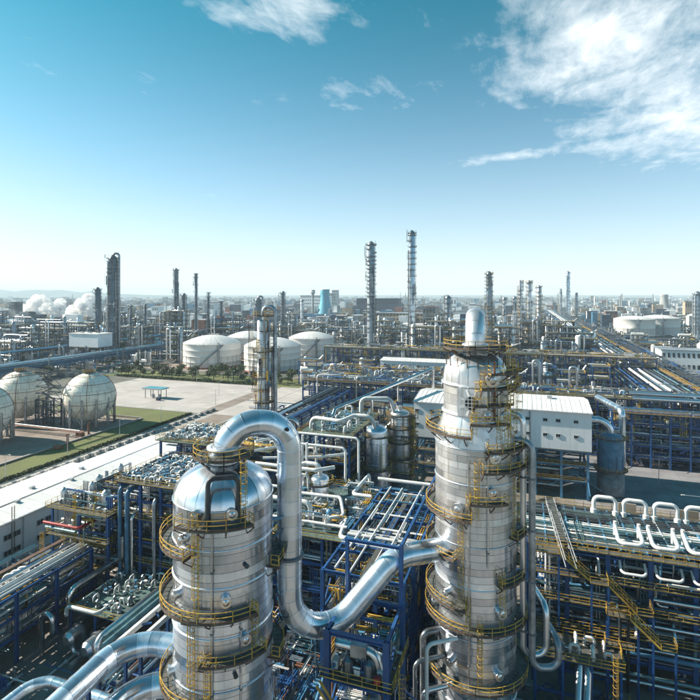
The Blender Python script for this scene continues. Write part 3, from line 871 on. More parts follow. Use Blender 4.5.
# two white box girders carrying those ducts
for k, (x, lb) in enumerate(((-53.2, 'outer long white girder running back beside left tower'), (-50.6, 'inner long white girder running back beside left tower'))):
    t = Thing('girder', lb, 'girder', (x, 60, 0))
    t.box('beam', 'white_pipe', (x, 57, 17.8), (0.5, 62, 0.75))
    for y in range(22, 88, 9): t.seg('column', 'ibeam', 'blue_steel', (x, y, 0), (x, y, 17.4), 0.4)
    if k == 0:
        for y in range(22, 88, 3): t.seg('rung', 'box', 'blue_steel', (x + 0.25, y, 17.7), (x + 2.35, y + (1.5 if y % 2 else -1.5), 17.7), 0.2)

# two risers beside right tower with U-bends at their foot
for k, (ph, off, zt, zb, xb, rad, lb) in enumerate(((78, 1.3, 49.5, 16.6, 3.2, 0.42, 'inner tall grey riser pipe on the right flank of right tower'), (76, 2.5, 46.0, 15.4, 3.6, 0.46, 'outer tall grey riser pipe on the right flank of right tower'))):
    a = facing(RT, ph); e = Vector((math.cos(a), math.sin(a), 0))
    p = c1 + e * (RR + off - 0.4)
    t = Thing('riser', lb, 'pipe', (p.x, p.y, 0))
    t.pipe('grey_pipe' if k else 'silver', [c1 + e * (RR - 0.6) + Vector((0, 0, zt)), p + Vector((0, 0, zt)), p + Vector((0, 0, zb)), p + R2 * xb + Vector((0, 0, zb)), p + R2 * xb + Vector((0, 0, zb + 6.5 - 3.0 * k)), p + R2 * xb + F2 * 4.5 + Vector((0, 0, zb + 6.5 - 3.0 * k))], rad, 1.4, 18)
    for z in (20, 27, 34, 41):
        b = MB('grey_steel'); b.bar(c1 + e * RR + Vector((0, 0, z)), p + Vector((0, 0, z)), 0.22, 0.18); b.cyl(p + Vector((0, 0, z - 0.12)), p + Vector((0, 0, z + 0.12)), rad + 0.1, 16)
        t.build('clamp', b)
#==PART3==
# ------------------------------------------------------------------ white buildings
def window(t, c, d, nrm='s'):
    """dark window with a frame; c = centre on the wall, d = (width, height)"""
    w_, h_ = d
    b = MB('pane'); f = MB('frame')
    if nrm == 's':
        b.box((c[0], c[1] - 0.02, c[2]), (w_, 0.1, h_))
        for s_ in (-1, 1): f.box((c[0] + s_ * w_ / 2, c[1] - 0.05, c[2]), (0.12, 0.2, h_ + 0.24)); f.box((c[0], c[1] - 0.06, c[2] + s_ * h_ / 2), (w_, 0.22, 0.12))
        f.box((c[0], c[1] - 0.06, c[2]), (0.08, 0.12, h_ - 0.1))
    else:
        b.box((c[0] + 0.02, c[1], c[2]), (0.1, w_, h_))
        for s_ in (-1, 1): f.box((c[0] + 0.05, c[1] + s_ * w_ / 2, c[2]), (0.2, 0.12, h_ + 0.24)); f.box((c[0] + 0.06, c[1], c[2] + s_ * h_ / 2), (0.22, w_, 0.12))
        f.box((c[0] + 0.06, c[1], c[2]), (0.12, 0.08, h_ - 0.1))
    p = t.build('window', b)
    t.build('window_frame', f, p)
def shed(name, label, x0, x1, y0, y1, z0, z1, ridge, side, pw=4.0, wins=(), cat='building', roof_axis='x', ridge_at=0.5, legs=None):
    t = Thing(name, label, cat, ((x0 + x1) / 2, (y0 + y1) / 2, 0))
    # walls out of panels
    def wall(a0, a1, f, zb, zt):
        n = max(1, round((a1 - a0) / pw))
        for i in range(n):
            s0 = a0 + (a1 - a0) * i / n; s1 = a0 + (a1 - a0) * (i + 1) / n
            if f[0] == 'y': t.box('wall_panel', 'white_wall', ((s0 + s1) / 2, f[1], (zb + zt) / 2), (s1 - s0 - 0.03, 0.3, zt - zb))
            else: t.box('wall_panel', 'white_wall', (f[1], (s0 + s1) / 2, (zb + zt) / 2), (0.3, s1 - s0 - 0.03, zt - zb))
    wall(x0, x1, ('y', y0), z0, z1); wall(x0, x1, ('y', y1), z0, z1); wall(y0 + 0.16, y1 - 0.16, ('x', x0 + 0.15), z0, z1); wall(y0 + 0.16, y1 - 0.16, ('x', x1 - 0.15), z0, z1)
    t.box('floor_slab', 'concrete', ((x0 + x1) / 2, (y0 + y1) / 2, z0 - 0.25), (x1 - x0 - 0.6, y1 - y0 - 0.6, 0.4))
    # pitched roof in sheets with standing seams
    if roof_axis == 'x':
        ym = y0 + (y1 - y0) * ridge_at; n = max(1, round((x1 - x0) / 3))
        for i in range(n):
            a = x0 - 0.3 + (x1 - x0 + 0.6) * i / n; c_ = x0 - 0.3 + (x1 - x0 + 0.6) * (i + 1) / n
            for (ya, yb) in ((y0 - 0.5, ym), (ym, y1 + 0.5)):
                za = z1 + 0.02 if ya < ym else ridge; zb = ridge if ya < ym else z1 + 0.02
                b = MB('white_roof')
                b.add([(a + 0.02, ya, za), (c_ - 0.02, ya, za), (c_ - 0.02, yb, zb), (a + 0.02, yb, zb), (a + 0.02, ya, za - 0.2), (c_ - 0.02, ya, za - 0.2), (c_ - 0.02, yb, zb - 0.2), (a + 0.02, yb, zb - 0.2)], [(0, 1, 2, 3), (4, 7, 6, 5), (0, 4, 5, 1), (2, 6, 7, 3), (1, 5, 6, 2), (0, 3, 7, 4)])
                b.bar((a, ya, za + 0.04), (a, yb, zb + 0.04), 0.07, 0.12)
                b.bar(((a + c_) / 2, ya, za + 0.03), ((a + c_) / 2, yb, zb + 0.03), 0.05, 0.08)
                t.build('roof_sheet', b)
        for x in (x0 + 0.15, x1 - 0.15):
            b = MB('white_wall'); b.add([(x, y0, z1), (x, y1, z1), (x, ym, ridge - 0.12)], [(0, 1, 2)]); t.build('gable', b)
    else:
        xm = x0 + (x1 - x0) * ridge_at; n = max(1, round((y1 - y0) / 4))
        for i in range(n):
            a = y0 - 0.3 + (y1 - y0 + 0.6) * i / n; c_ = y0 - 0.3 + (y1 - y0 + 0.6) * (i + 1) / n
            for (xa, xb) in ((x0 - 0.5, xm - 0.5), (xm + 0.5, x1 + 0.5)):
                za = z1 + 0.02 if xa < xm - 0.6 else ridge; zb = ridge if xa < xm - 0.6 else z1 + 0.02
                b = MB('white_roof')
                b.add([(xa, a + 0.02, za), (xb, a + 0.02, zb), (xb, c_ - 0.02, zb), (xa, c_ - 0.02, za), (xa, a + 0.02, za - 0.2), (xb, a + 0.02, zb - 0.2), (xb, c_ - 0.02, zb - 0.2), (xa, c_ - 0.02, za - 0.2)], [(0, 1, 2, 3), (4, 7, 6, 5), (0, 4, 5, 1), (2, 6, 7, 3), (1, 5, 6, 2), (0, 3, 7, 4)])
                b.bar((xa, a, za + 0.03), (xb, a, zb + 0.03), 0.06, 0.08)
                t.build('roof_sheet', b)
        t.box('ridge_vent', 'far_roof', (xm, (y0 + y1) / 2, ridge - 0.25), (1.4, y1 - y0, 0.3))
        for y in (y0, y1):
            b = MB('white_wall'); b.add([(x0, y, z1), (x1, y, z1), (xm, y, ridge - 0.12)], [(0, 1, 2)]); t.build('gable', b)
    for (c_, d_) in wins: window(t, c_, d_, side)
    return t
# long white hall at the left
wl = []
for k in range(22):
    for z in (3.6, 7.4):
        wl.append(((-118.0, 66 + k * 4.4 + (2.0 if k % 2 else 0), z), (1.9, 1.3)))
hall = shed('white_hall', 'long low white roofed hall with two rows of dark windows at left', -139, -118, 50, 128, 0.05, 11.2, 11.9, 'e', 6, [q for q in wl if q[0][1] < 126], roof_axis='y', ridge_at=0.62)
railp = MB('rust_steel')
for y in (91.2,):
    ladder_mb(railp, (-117.6, y, 0.2), (-117.6, y, 14.5), (1, 0, 0), 0.7, False, 0.12)
hall.build('wall_ladder', railp)
for k in range(9): hall.box('roof_vent', 'frame', (-130 + (k % 2) * 5, 56 + 8.4 * k, 12.0), (1.1, 1.1, 0.9))
hall.box('gutter', 'frame', (-117.4, 89, 11.0), (0.35, 78.6, 0.3))
for k in range(8): hall.box('downpipe', 'frame', (-117.8, 54 + 10 * k, 5.6), (0.2, 0.2, 10.6))
hall.box('plinth', 'concrete', (-117.75, 89, 0.35), (0.3, 78, 0.7))
shed('white_annex', 'lower white roofed annex continuing behind the long hall', -141, -120, 129, 168, 0.05, 9.4, 10.0, 'e', 6, [((-120.0, 134 + k * 5, 5.5), (1.9, 1.3)) for k in range(6)], roof_axis='y')
# white box building on stilts behind right tower
wl = []
for k in range(12):
    for z in (20.4, 25.2): wl.append(((15.4 - k * 4.6 - (0.7 if k % 2 else 0), 177.85, z), (1.3, 0.95)))
wb = shed('stilted_building', 'white box building on blue stilts behind right tower with small dark windows', -37, 20, 178, 204, 16, 28.3, 30.0, 's', 6.3, wl)
frame(wb, -36, 19, 179, 203, [6.0, 11.0, 15.5], 7, 2, 0.7, 0.5, 'light_blue_steel', 0.12)
wb.box('gutter', 'frame', (-8.5, 177.3, 28.1), (57.6, 0.35, 0.35))
for k in range(3): wb.box('roof_vent', 'frame', (-24 + 16 * k, 190, 30.3), (1.6, 1.6, 1.2))
for x in (1.5,): wb.box('downpipe', 'grey_pipe', (x, 177.7, 22), (0.3, 0.3, 12))
for z in (6.0, 11.0):
    for k in range(4):
        wb.box('walkway', 'grating', (-30 + 14 * k, 180.5, z + 0.1), (13.6, 2.4, 0.12))
        railing(wb, [(-37 + 14 * k, 178.6, z + 0.16), (-23.4 + 14 * k, 178.6, z + 0.16)])
for z, r in ((8.0, 0.9), (2.6, 0.7), (12.6, 0.45)):
    wb.pipe('silver', [(-34, 183, z), (11, 183, z), (15, 183, z + 1.6)], r, 2.5)
for x, y in ((-30, 190), (-20, 192), (-10, 191), (0, 190), (10, 192)):
    wb.seg('drum', 'cyl24', 'grey_pipe', (x, y, 0.3), (x, y, 6 + rnd.uniform(-1, 3)), 2.1)
# blue drum and chrome elbows beside it
t = Thing('blue_drum', 'squat blue vertical drum with dark skirt right of the stilted building', 'vessel', (26.5, 186, 0))
b = MB('light_blue_steel'); b.lathe([(3.9, 9), (3.9, 19), (3.4, 19.8), (1.6, 20.6), (0, 20.7)], 32, c=(26.5, 186, 0)); t.build('shell', b)
b = MB('grey_steel'); b.lathe([(4.1, 1.2), (4.1, 9.0), (3.8, 9.02)], 32, c=(26.5, 186, 0)); t.build('skirt', b)
for k in range(10):
    a = 2 * PI * k / 10; t.seg('rib', 'box', 'blue_steel', (26.5 + 3.95 * math.cos(a), 186 + 3.95 * math.sin(a), 9), (26.5 + 3.95 * math.cos(a), 186 + 3.95 * math.sin(a), 19), 0.18)
platform(t, (26.5, 186), 3.9, 19.0, 0, 360, 1.0, False); platform(t, (26.5, 186), 3.9, 8.8, 0, 360, 1.2, False)
for k in range(6):
    a = 2 * PI * k / 6; t.seg('leg', 'box', 'concrete', (26.5 + 3.5 * math.cos(a), 186 + 3.5 * math.sin(a), 0), (26.5 + 3.5 * math.cos(a), 186 + 3.5 * math.sin(a), 1.4), 0.9)
duct('elbow_duct', 'silver elbow duct from the stilted building down into the blue drum', [(19.6, 186, 24.6), (26.5, 186, 24.6), (26.5, 186, 20.3)], 1.1, 4.2, 'duct', 1.0)
duct('elbow_duct', 'bright upright silver elbow duct behind the blue drum', [(31.0, 193, 9), (31.0, 193, 26.8), (26.0, 214, 26.8)], 1.1, 2.4, 'duct', 1.2)
# long white building in the middle distance
shed('white_control_house', 'long white flat building between the two blue cross racks', -82, -28, 296, 312, 0, 26.4, 27.4, 's', 6, [((-79 + 5 * k, 295.85, 23.8), (1.6, 1.2)) for k in range(10)])

# ------------------------------------------------------------------ racks and process structures near the towers
BM = ['silver', 'white_pipe', 'grey_pipe', 'teal_pipe', 'silver', 'white_pipe']
lr = rack('pipe_rack', 'long blue pipe rack crowded with white pipes in front of the hall', 'y', 34, 84, -92.5, -86, [5.2, 8.8, 12.6], 9, [9, 10, 13], walk=None, rmax=0.2, mats=BM + ['white_pipe', 'grey_pipe'], brace=0.3, ny=1)
for k in range(3):
    lr.pipe('white_pipe', [(-93.8 - k * 0.8, 86, 9.4), (-93.8 - k * 0.8, 80 - 1.5 * k, 9.4), (-99.5, 78 - 1.5 * k, 9.4), (-99.5, 78 - 1.5 * k, 3)], 0.3, 1.2)
lr.box('cable_tray', 'rust_steel', (-93.2, 59, 13.6), (1.0, 50, 0.25))

# stacked equipment platforms beside the hall
pl = Thing('platform_structure', 'stacked yellow railed equipment platforms between hall and blue cooler bank', 'structure', (-92, 96, 0))
frame(pl, -99, -83.5, 86, 108, [7.5, 13.2, 19.0], 2, 3, 0.45, 0.4)
for z in (7.5, 13.2, 19.0): deck(pl, -100, -83, 85, 109, z, nx=3, ny=3)
fittings(pl, -99, -84, 86, 108, 13.3, 6, 8, 1.1); fittings(pl, -99, -84, 86, 108, 7.6, 6, 8, 1.2); fittings(pl, -99, -84, 86, 108, 19.1, 7, 9, 0.85)
for i, (x, y, h_, r_) in enumerate(((-98, 88, 2.6, 0.75), (-94, 92, 3.0, 0.7), (-97, 97, 2.6, 0.85), (-90, 100, 2.4, 0.7), (-88, 90, 2.6, 0.9), (-97, 104, 3.0, 0.7), (-90, 105.5, 2.6, 0.65))):
    b = MB('clad_dull'); b.lathe([(r_, 19.2), (r_, 19.2 + h_), (r_ * 0.75, 19.2 + h_ + 0.5), (0.2, 19.2 + h_ + 0.8)], 18, c=(x, y, 0)); pl.build('drum', b)
for k in range(5): pl.pipe(rnd.choice(BM), [(-101, 86 + 4.2 * k, 14.2), (-92 + k, 86 + 4.2 * k, 14.2), (-92 + k, 86 + 4.2 * k, 18.4), (-85, 86 + 4.2 * k, 18.4)], 0.3, 0.8)
pl.pipe('red', [(-100, 84.6, 16.0), (-90, 84.6, 16.0), (-90, 100, 16.0)], 0.3, 0.6)
for x in (-99, -93, -88): 
    b = MB('yellow'); ladder_mb(b, (x, 83.6, 0), (x, 83.6, 14.4), (0, -1, 0)); pl.build('ladder', b)

# blue cooler bank left of left tower
cb = Thing('cooler_bank', 'tall blue steel structure topped by rows of silver valves left of left tower', 'structure', (-69, 96, 0))
frame(cb, -82, -56, 88, 104, [5, 9.5, 14, 18.5, 22.5, 26], 5, 3, 0.55, 0.45, brace=0.22)
deck(cb, -83, -55, 87, 105, 26.05, nx=5, ny=3)
fittings(cb, -82, -56, 88, 104, 26.2, 22, 13, 0.85, (0, 0, 1, 1, 2, 3), 0.08, 0.2)
dense(cb, -82, -56, 88, 104, 26.3, 27.3, 160, (0.5, 0.4, 0.1), (0.05, 0.12), (2, 8), ('silver', 'grey_pipe', 'blue_steel', 'yellow', 'white_pipe'))
for z in (5, 9.5, 14, 18.5, 22.5): run_pipes(cb, 'x', -82.5, -55, 88.5, 103.5, z, 9, 0.12, 0.4, BM)
for x, m, r_, zt in ((-81.3, 'light_blue_steel', 0.42, 25.5), (-79.4, 'light_blue_steel', 0.5, 25), (-78.2, 'silver', 0.35, 20), (-72.5, 'grey_pipe', 0.4, 24), (-63.5, 'light_blue_steel', 0.55, 25), (-66, 'silver', 0.3, 22)):
    cb.pipe(m, [(x, 87, 3), (x, 87, zt - 0.6), (x, 90, zt - 0.6)], r_, 1.0)
cb.pipe('grey_pipe', [(-80.4, 86.6, 15), (-80.4, 86.6, 9.8), (-84, 86.6, 9.8), (-92, 86.6, 9.8)], 0.5, 1.2)
b = MB('light_blue_steel'); b.cyl((-57, 87.2, 23.4), (-57, 91, 23.4), 1.5, 24); b.cyl((-57, 87.0, 23.4), (-57, 87.2, 23.4), 1.7, 24); cb.build('fan_casing', b)
cb2 = Thing('cooler_bank', 'second railed cooler deck standing farther back beside the white annex', 'structure', (-76, 120, 0))
frame(cb2, -92, -60, 113, 128, [8, 15, 21, 27], 5, 2, 0.5, 0.42, brace=0.2)
deck(cb2, -93, -59, 112, 129, 27.05, nx=5, ny=2, m='deck_green')
fittings(cb2, -92, -60, 113, 128, 27.2, 22, 10, 0.9, (0, 1, 2, 3), 0.1, 0.2)
dense(cb2, -92, -60, 113, 128, 27.3, 28.3, 140, (0.5, 0.4, 0.1), (0.05, 0.12), (2, 8), ('silver', 'grey_pipe', 'yellow', 'white_pipe'))
for z in (8, 15, 21): run_pipes(cb2, 'x', -92, -60, 114, 127, z, 7, 0.12, 0.4, BM)

dense(cb, -82, -56, 88, 104, 1, 25, 900); dense(cb2, -92, -60, 113, 128, 2, 26, 700); dense(pl, -99, -84, 86, 108, 1, 22, 800); dense(lr, -92, -86.4, 36, 84, 0.5, 12, 500, (0.15, 0.6, 0.25))
for z in (9.5, 18.5): deck(cb, -82.5, -55.6, 87.6, 104.4, z, 'grating', 's', 5, 1)
# exchangers and pump platform on the ground at lower left
for i, (x, y0, y1, z, r_, lb) in enumerate(((-77.5, 70, 93, 4.0, 1.35, 'dark horizontal heat exchanger nearest the pipe rack with silver end'), (-72.3, 69, 92, 4.0, 1.35, 'dark horizontal heat exchanger nearest the left tower with silver end'))):
    t = Thing('heat_exchanger', lb, 'exchanger', (x, (y0 + y1) / 2, 0))
    b = MB('dark_pipe'); b.cyl((x, y0 + 3, z), (x, y1, z), r_, 24); t.build('shell', b)
    b = MB('silver'); b.cyl((x, y0 + 0.6, z), (x, y0 + 2.6, z), r_ * 0.95, 24); b.cyl((x, y0, z), (x, y0 + 0.6, z), r_ * 0.55, 24, 0, r_ * 0.95); t.build('channel_head', b)
    for yy in (y0 + 2.6, y0 + 2.85): 
        b = MB('grey_steel'); b.cyl((x, yy, z), (x, yy + 0.2, z), r_ + 0.28, 24); t.build('flange', b)
    for yy in (y0 + 6, y1 - 4): t.box('saddle', 'concrete', (x, yy, z / 2 - 0.5), (2.2, 0.8, z - 1.1))
    t.pipe('silver', [(x - 0.2, y0 + 1.6, z - r_), (x - 0.2, y0 + 1.6, 1.2), (x + 2.6, y0 + 1.6, 1.2), (x + 2.6, y0 - 1.5, 1.2)], 0.5, 1.1)
pf = Thing('pump_platform', 'low platform of silver valves above the dark heat exchangers', 'structure', (-74.5, 84, 0))
frame(pf, -80.5, -69, 74, 94, [7.0], 2, 3, 0.4, 0.4)
deck(pf, -81, -68.5, 73.5, 94.5, 7.02, 'deck_green', 's', 2, 3)
fittings(pf, -80, -70, 75, 94, 7.2, 6, 15, 0.85, (0, 2, 3, 1), 0.3)
pf.pipe('white_pipe', [(-80.4, 72.8, 6.4), (-80.4, 72.8, 8.2), (-73, 72.8, 8.2), (-73, 74.5, 8.2)], 0.35, 0.9)
pf.pipe('silver', [(-83.2, 70, 0.2), (-83.2, 70, 8.0), (-80.6, 70, 8.0), (-80.6, 70, 5)], 0.5, 1.3)
pf.pipe('silver', [(-82.2, 75, 1), (-82.2, 75, 9.5), (-82.2, 98, 9.5), (-82.2, 98, 14)], 0.55, 1.6)
pf.pipe('silver', [(-66.5, 66, 1), (-66.5, 66, 9.2), (-66.5, 95, 9.2)], 0.6, 1.6)
pf.pipe('teal_pipe', [(-64.8, 66, 9.8), (-64.8, 97, 9.8)], 0.5)
pf.pipe('teal_pipe', [(-63.2, 64, 10.2), (-63.2, 97, 10.2)], 0.5)
for x, m in ((-75.0, 'silver'), (-73.6, 'white_pipe')): pf.pipe(m, [(x, 94, 7.5), (x, 94, 12.5), (x + 2, 98, 14), (x + 2, 98, 22)], 0.33, 0.9)
rack('pipe_rack', 'low blue pipe rack of teal pipes close behind left tower', 'y', 62, 84, -62, -55, [3.5, 7.0], 9, [7, 7], walk=None, rmax=0.4, mats=['teal_pipe', 'silver', 'grey_pipe', 'light_blue_steel'])

# frames under the big duct
sf = Thing('steel_structure', 'near blue steel frame tower under the bend of the big duct', 'structure', (-19, 62, 0))
frame(sf, -22.6, -15.2, 57.6, 65.0, [5, 10, 15, 20, 25.6], 1, 1, 0.75, 0.6, brace=0.25)
sf.seg('column', 'ibeam', 'blue_steel', (-15.2, 65.0, 25.6), (-15.2, 65.0, 33.4), 0.5)
sf.seg('beam', 'ibeam', 'blue_steel', (-15.2, 65.2, 33.2), (-15.2, 92, 33.2), 0.35, 0.45); sf.seg('column', 'ibeam', 'blue_steel', (-15.2, 92, 0), (-15.2, 92, 33.4), 0.45)
sf.seg('beam', 'ibeam', 'blue_steel', (-22.6, 65.0, 33.0), (-15.4, 65.0, 33.0), 0.3, 0.4); sf.seg('column', 'ibeam', 'blue_steel', (-22.6, 65.0, 25.6), (-22.6, 65.0, 33.2), 0.45)
for z in (10, 20): 
    deck(sf, -23.4, -14.4, 57, 65.6, z, 'grating', 's' if z < 20 else 'sew')
    fittings(sf, -22.4, -15.4, 58, 65, z + 0.15, 5, 5, 1.3)
sf.pipe('silver', [(-22, 59, 23.2), (-20, 59, 23.2), (-17, 59, 23.0), (-16.2, 59, 20.6)], 0.55, 1.3); b = MB('grey_pipe'); b.box((-18.9, 59, 23.1), (2.0, 1.5, 1.5)); sf.build('valve_box', b)
b = MB('red'); b.box((-16.3, 57.6, 20.9), (0.7, 0.6, 0.8)); sf.build('hose_box', b)
b = MB('yellow'); ladder_mb(b, (-14.0, 59, 0), (-14.0, 59, 21), (1, 0, 0)); sf.build('ladder', b)
for (z0, x0, x1) in ((10.1, -23.2, -15.5),): 
    b = MB('yellow')
    for s_ in (0, 0.9): b.bar((x0, 56.6 - s_, z0 + 9.8), (x1, 56.6 - s_, z0 + 0.2), 0.12, 0.3)
    sf.build('stair', b)
dense(sf, -22.5, -15.3, 57.8, 65, 1, 24, 420, rr=(0.05, 0.16), ll=(0.8, 4))
# long open blue frame with grid roof (behind the big duct, left of right tower)
gf = Thing('steel_structure', 'long open blue grid frame behind the big duct beside right tower', 'structure', (-22, 92, 0))
frame(gf, -29, -16.5, 72, 106, [7, 13, 18.5, 24.4], 3, 5, 0.6, 0.5, brace=0.45)
deck(gf, -28.6, -17, 76, 105.6, 18.55, 'deck_green', 'w', 2, 5)
fittings(gf, -28, -17.4, 74, 105, 18.7, 7, 16, 1.5, (0, 2, 3, 1), 0.35)
for z in (7, 13, 18.5): run_pipes(gf, 'y', 72, 106, -28.4, -17, z, 8, 0.12, 0.4)
for x in (-27.0, -24.5, -20.6): gf.seg('pipe', 'cyl', rnd.choice(('white_pipe', 'silver')), (x, 72, 24.9), (x, 106, 24.9), 0.16)
gf.box('walkway', 'grating', (-22.4, 88, 24.6), (0.9, 34, 0.14))
gf.pipe('white_pipe', [(-29, 98, 25.6), (-33, 98, 25.6), (-33, 110, 25.6), (-33, 110, 20)], 0.35, 1)
gf.pipe('white_pipe', [(-30, 106.5, 26.2), (-17, 106.5, 26.2)], 0.35)
dense(gf, -29, -16.6, 73, 106, 1, 22.5, 1300, (0.35, 0.4, 0.25), (0.05, 0.18), (1, 6))
dense(gf, -29, -16.6, 73, 106, 24.3, 24.8, 60, (0.6, 0.4, 0), (0.08, 0.16), (3, 9), ('blue_steel', 'light_blue_steel', 'white_pipe'))
dense(gf, -29, -16.6, 73, 106, 19, 24, 520, (0.3, 0.5, 0.2), (0.06, 0.17), (2, 8), ('silver', 'white_pipe', 'silver', 'grey_pipe', 'light_blue_steel', 'yellow'))
# thin frame piece in front: beams and stubs by right tower
cf = Thing('steel_structure', 'narrow blue frame squeezed between long grid frame and right tower', 'structure', (-13.5, 94, 0))
frame(cf, -15.2, -11.5, 84, 106, [6, 12, 18, 24.2], 1, 4, 0.4, 0.38, brace=0.3)
fittings(cf, -15, -11.6, 84, 106, 18.1, 2, 10, 1.2)
for z in (6, 12, 18): run_pipes(cf, 'y', 82, 106, -15, -11.7, z, 3, 0.15, 0.4)
for k, (x, y, r_, m) in enumerate(((-12.6, 66.5, 0.35, 'silver'), (-14.0, 68.0, 0.3, 'grey_pipe'), (-13.4, 70.5, 0.45, 'grey_pipe'), (-11.8, 64.6, 0.25, 'white_pipe'))):
    cf.pipe(m, [(x, y, 0.2), (x, y, 14 + 2.5 * k), (x + 3.5, y + 2.5, 14 + 2.5 * k)], r_, 0.9)

# valve deck left of the grid frame
vd = Thing('valve_deck', 'green floored valve deck with yellow railings behind the big duct', 'structure', (-41, 99, 0))
frame(vd, -52, -30, 88, 110, [6, 11, 16, 21], 4, 4, 0.48, 0.45, brace=0.2)
deck(vd, -53, -29.6, 87, 111, 21.05, 'deck_green', 'nsew', 4, 4)
deck(vd, -52, -30, 88, 110, 11.05, 'deck_green', '', 3, 3)
for z in (6, 11, 16): run_pipes(vd, 'x', -53, -29, 88.5, 109.5, z, 12, 0.12, 0.42)
fittings(vd, -51, -31, 89, 109, 21.2, 7, 7, 1.4, (0, 1, 2, 3), 0.4)
for i, (x, y, r_, h_) in enumerate(((-42.5, 104, 2.0, 4.6), (-34, 96, 0.8, 2.5), (-36, 93, 0.7, 2.4), (-48, 106, 1.2, 3.6))):
    b = MB(['clad', 'dark_pipe', 'light_blue_steel', 'clad_dull'][i]); b.lathe([(r_, 21.2), (r_, 21.2 + h_), (r_ * 0.8, 21.2 + h_ + 0.4), (0.1, 21.2 + h_ + 0.6)], 22, c=(x, y, 0)); vd.build('drum', b)
platform(vd, (-42.5, 104), 2.0, 24.6, 0, 360, 1.0, False)
def pp(m, r_, *pts): vd.pipe(m, pts, r_, max(0.9, r_ * 2.6))
pp('white_pipe', 0.5, (-51, 100, 26.4), (-46, 104, 28.6), (-42.5, 104, 28.6), (-42.5, 104, 25.6))
pp('white_pipe', 0.5, (-52, 94, 23.6), (-50, 94, 24.4), (-44, 94, 24.4), (-40.5, 94, 24.4), (-40.5, 94, 21.4))
pp('white_pipe', 0.32, (-48, 96, 25.2), (-35, 96.5, 25.2), (-33, 93, 23.2), (-36, 91, 23.2), (-36, 91, 22))
pp('white_pipe', 0.28, (-53, 89, 23.0), (-31, 89, 23.0))
pp('white_pipe', 0.42, (-32.2, 92, 23.0), (-31.4, 86.2, 22.4), (-25.6, 86.2, 22.4), (-24.8, 84.5, 22.0), (-24.8, 84.5, 14))
for x in (-50, -46.5): 
    for y in (106, 111.5): vd.seg('pipe', 'cyl', 'white_pipe', (x, y, 24), (x, y, 32.5), 0.28)
pp('white_pipe', 0.28, (-57, 99, 31.5), (-50, 108, 31.5), (-38, 108, 31.5), (-38, 108, 24))
pp('white_pipe', 0.28, (-58, 103, 32.5), (-52, 113, 32.5), (-36.5, 113, 32.5), (-36.5, 113, 23))
pp('white_pipe', 0.4, (-55, 98, 29.5), (-41, 98, 29.5), (-38, 101, 29.5))
pp('white_pipe', 0.3, (-56, 103, 29.0), (-44, 108, 29.0), (-39, 112, 29.0))
for (y, z) in ((101, 27.2), (95, 26.4)): pp('white_pipe', 0.27, (-56, y, z), (-44, y, z), (-44, y, z - 4))

dense(vd, -52, -30, 88, 110, 1, 20, 1200); dense(vd, -52, -30, 88, 110, 21.2, 24, 260, (0.4, 0.3, 0.3), (0.06, 0.2), (0.8, 4), ('white_pipe', 'silver', 'light_blue_steel', 'yellow', 'grey_pipe'))
# racks behind
rack('pipe_rack', 'blue pipe rack running away from camera with big silver pipe along its edge', 'y', 146, 214, -84, -73.5, [7, 13, 18.5, 23.6], 8.5, [7, 7, 8, 8], walk=None, rmax=0.55, brace=0.4)
rack('pipe_rack', 'blue pipe rack behind the valve deck running back to the vessels', 'y', 112, 176, -70, -58, [6, 11, 16], 8, [8, 8, 10], walk='far', rmax=0.45)
rack('pipe_rack', 'blue cross rack of dense pipework behind the cooler bank', 'x', -80, -30, 118, 127, [6, 11, 15.5], 8, [8, 8, 9], walk='near', rmax=0.4)
t = Thing('process_structure', 'blue open frame with ochre deck left of the silver vessels', 'structure', (-53, 150, 0))
frame(t, -61, -46, 134, 164, [7, 13, 19, 26.2], 2, 4, 0.5, 0.45, brace=0.45)
deck(t, -61.6, -45.4, 133.4, 164.6, 26.25, 'deck_green', 'nsew', 2, 4)
for z in (7, 13, 19): deck(t, -61, -46, 134, 164, z, 'grating', 'se', 2, 3); fittings(t, -60, -47, 135, 163, z + 0.2, 4, 8, 1.7)
fittings(t, -60, -47, 136, 163, 26.4, 4, 7, 1.7, (1, 2, 0))
t.pipe('white_pipe', [(-60, 140, 25), (-60, 140, 29.5), (-50, 138, 29.5), (-47, 142, 30.6), (-42, 142, 30.6), (-41.5, 144, 27)], 0.58, 2.0)
t.pipe('white_pipe', [(-50, 157, 28), (-50, 157, 32.5), (-41, 160, 32.5), (-40, 161, 28)], 0.55, 1.8)
t.pipe('silver', [(-57, 150, 27.5), (-57, 152, 29.5), (-34, 200, 37), (-34, 200, 27)], 0.6, 1)
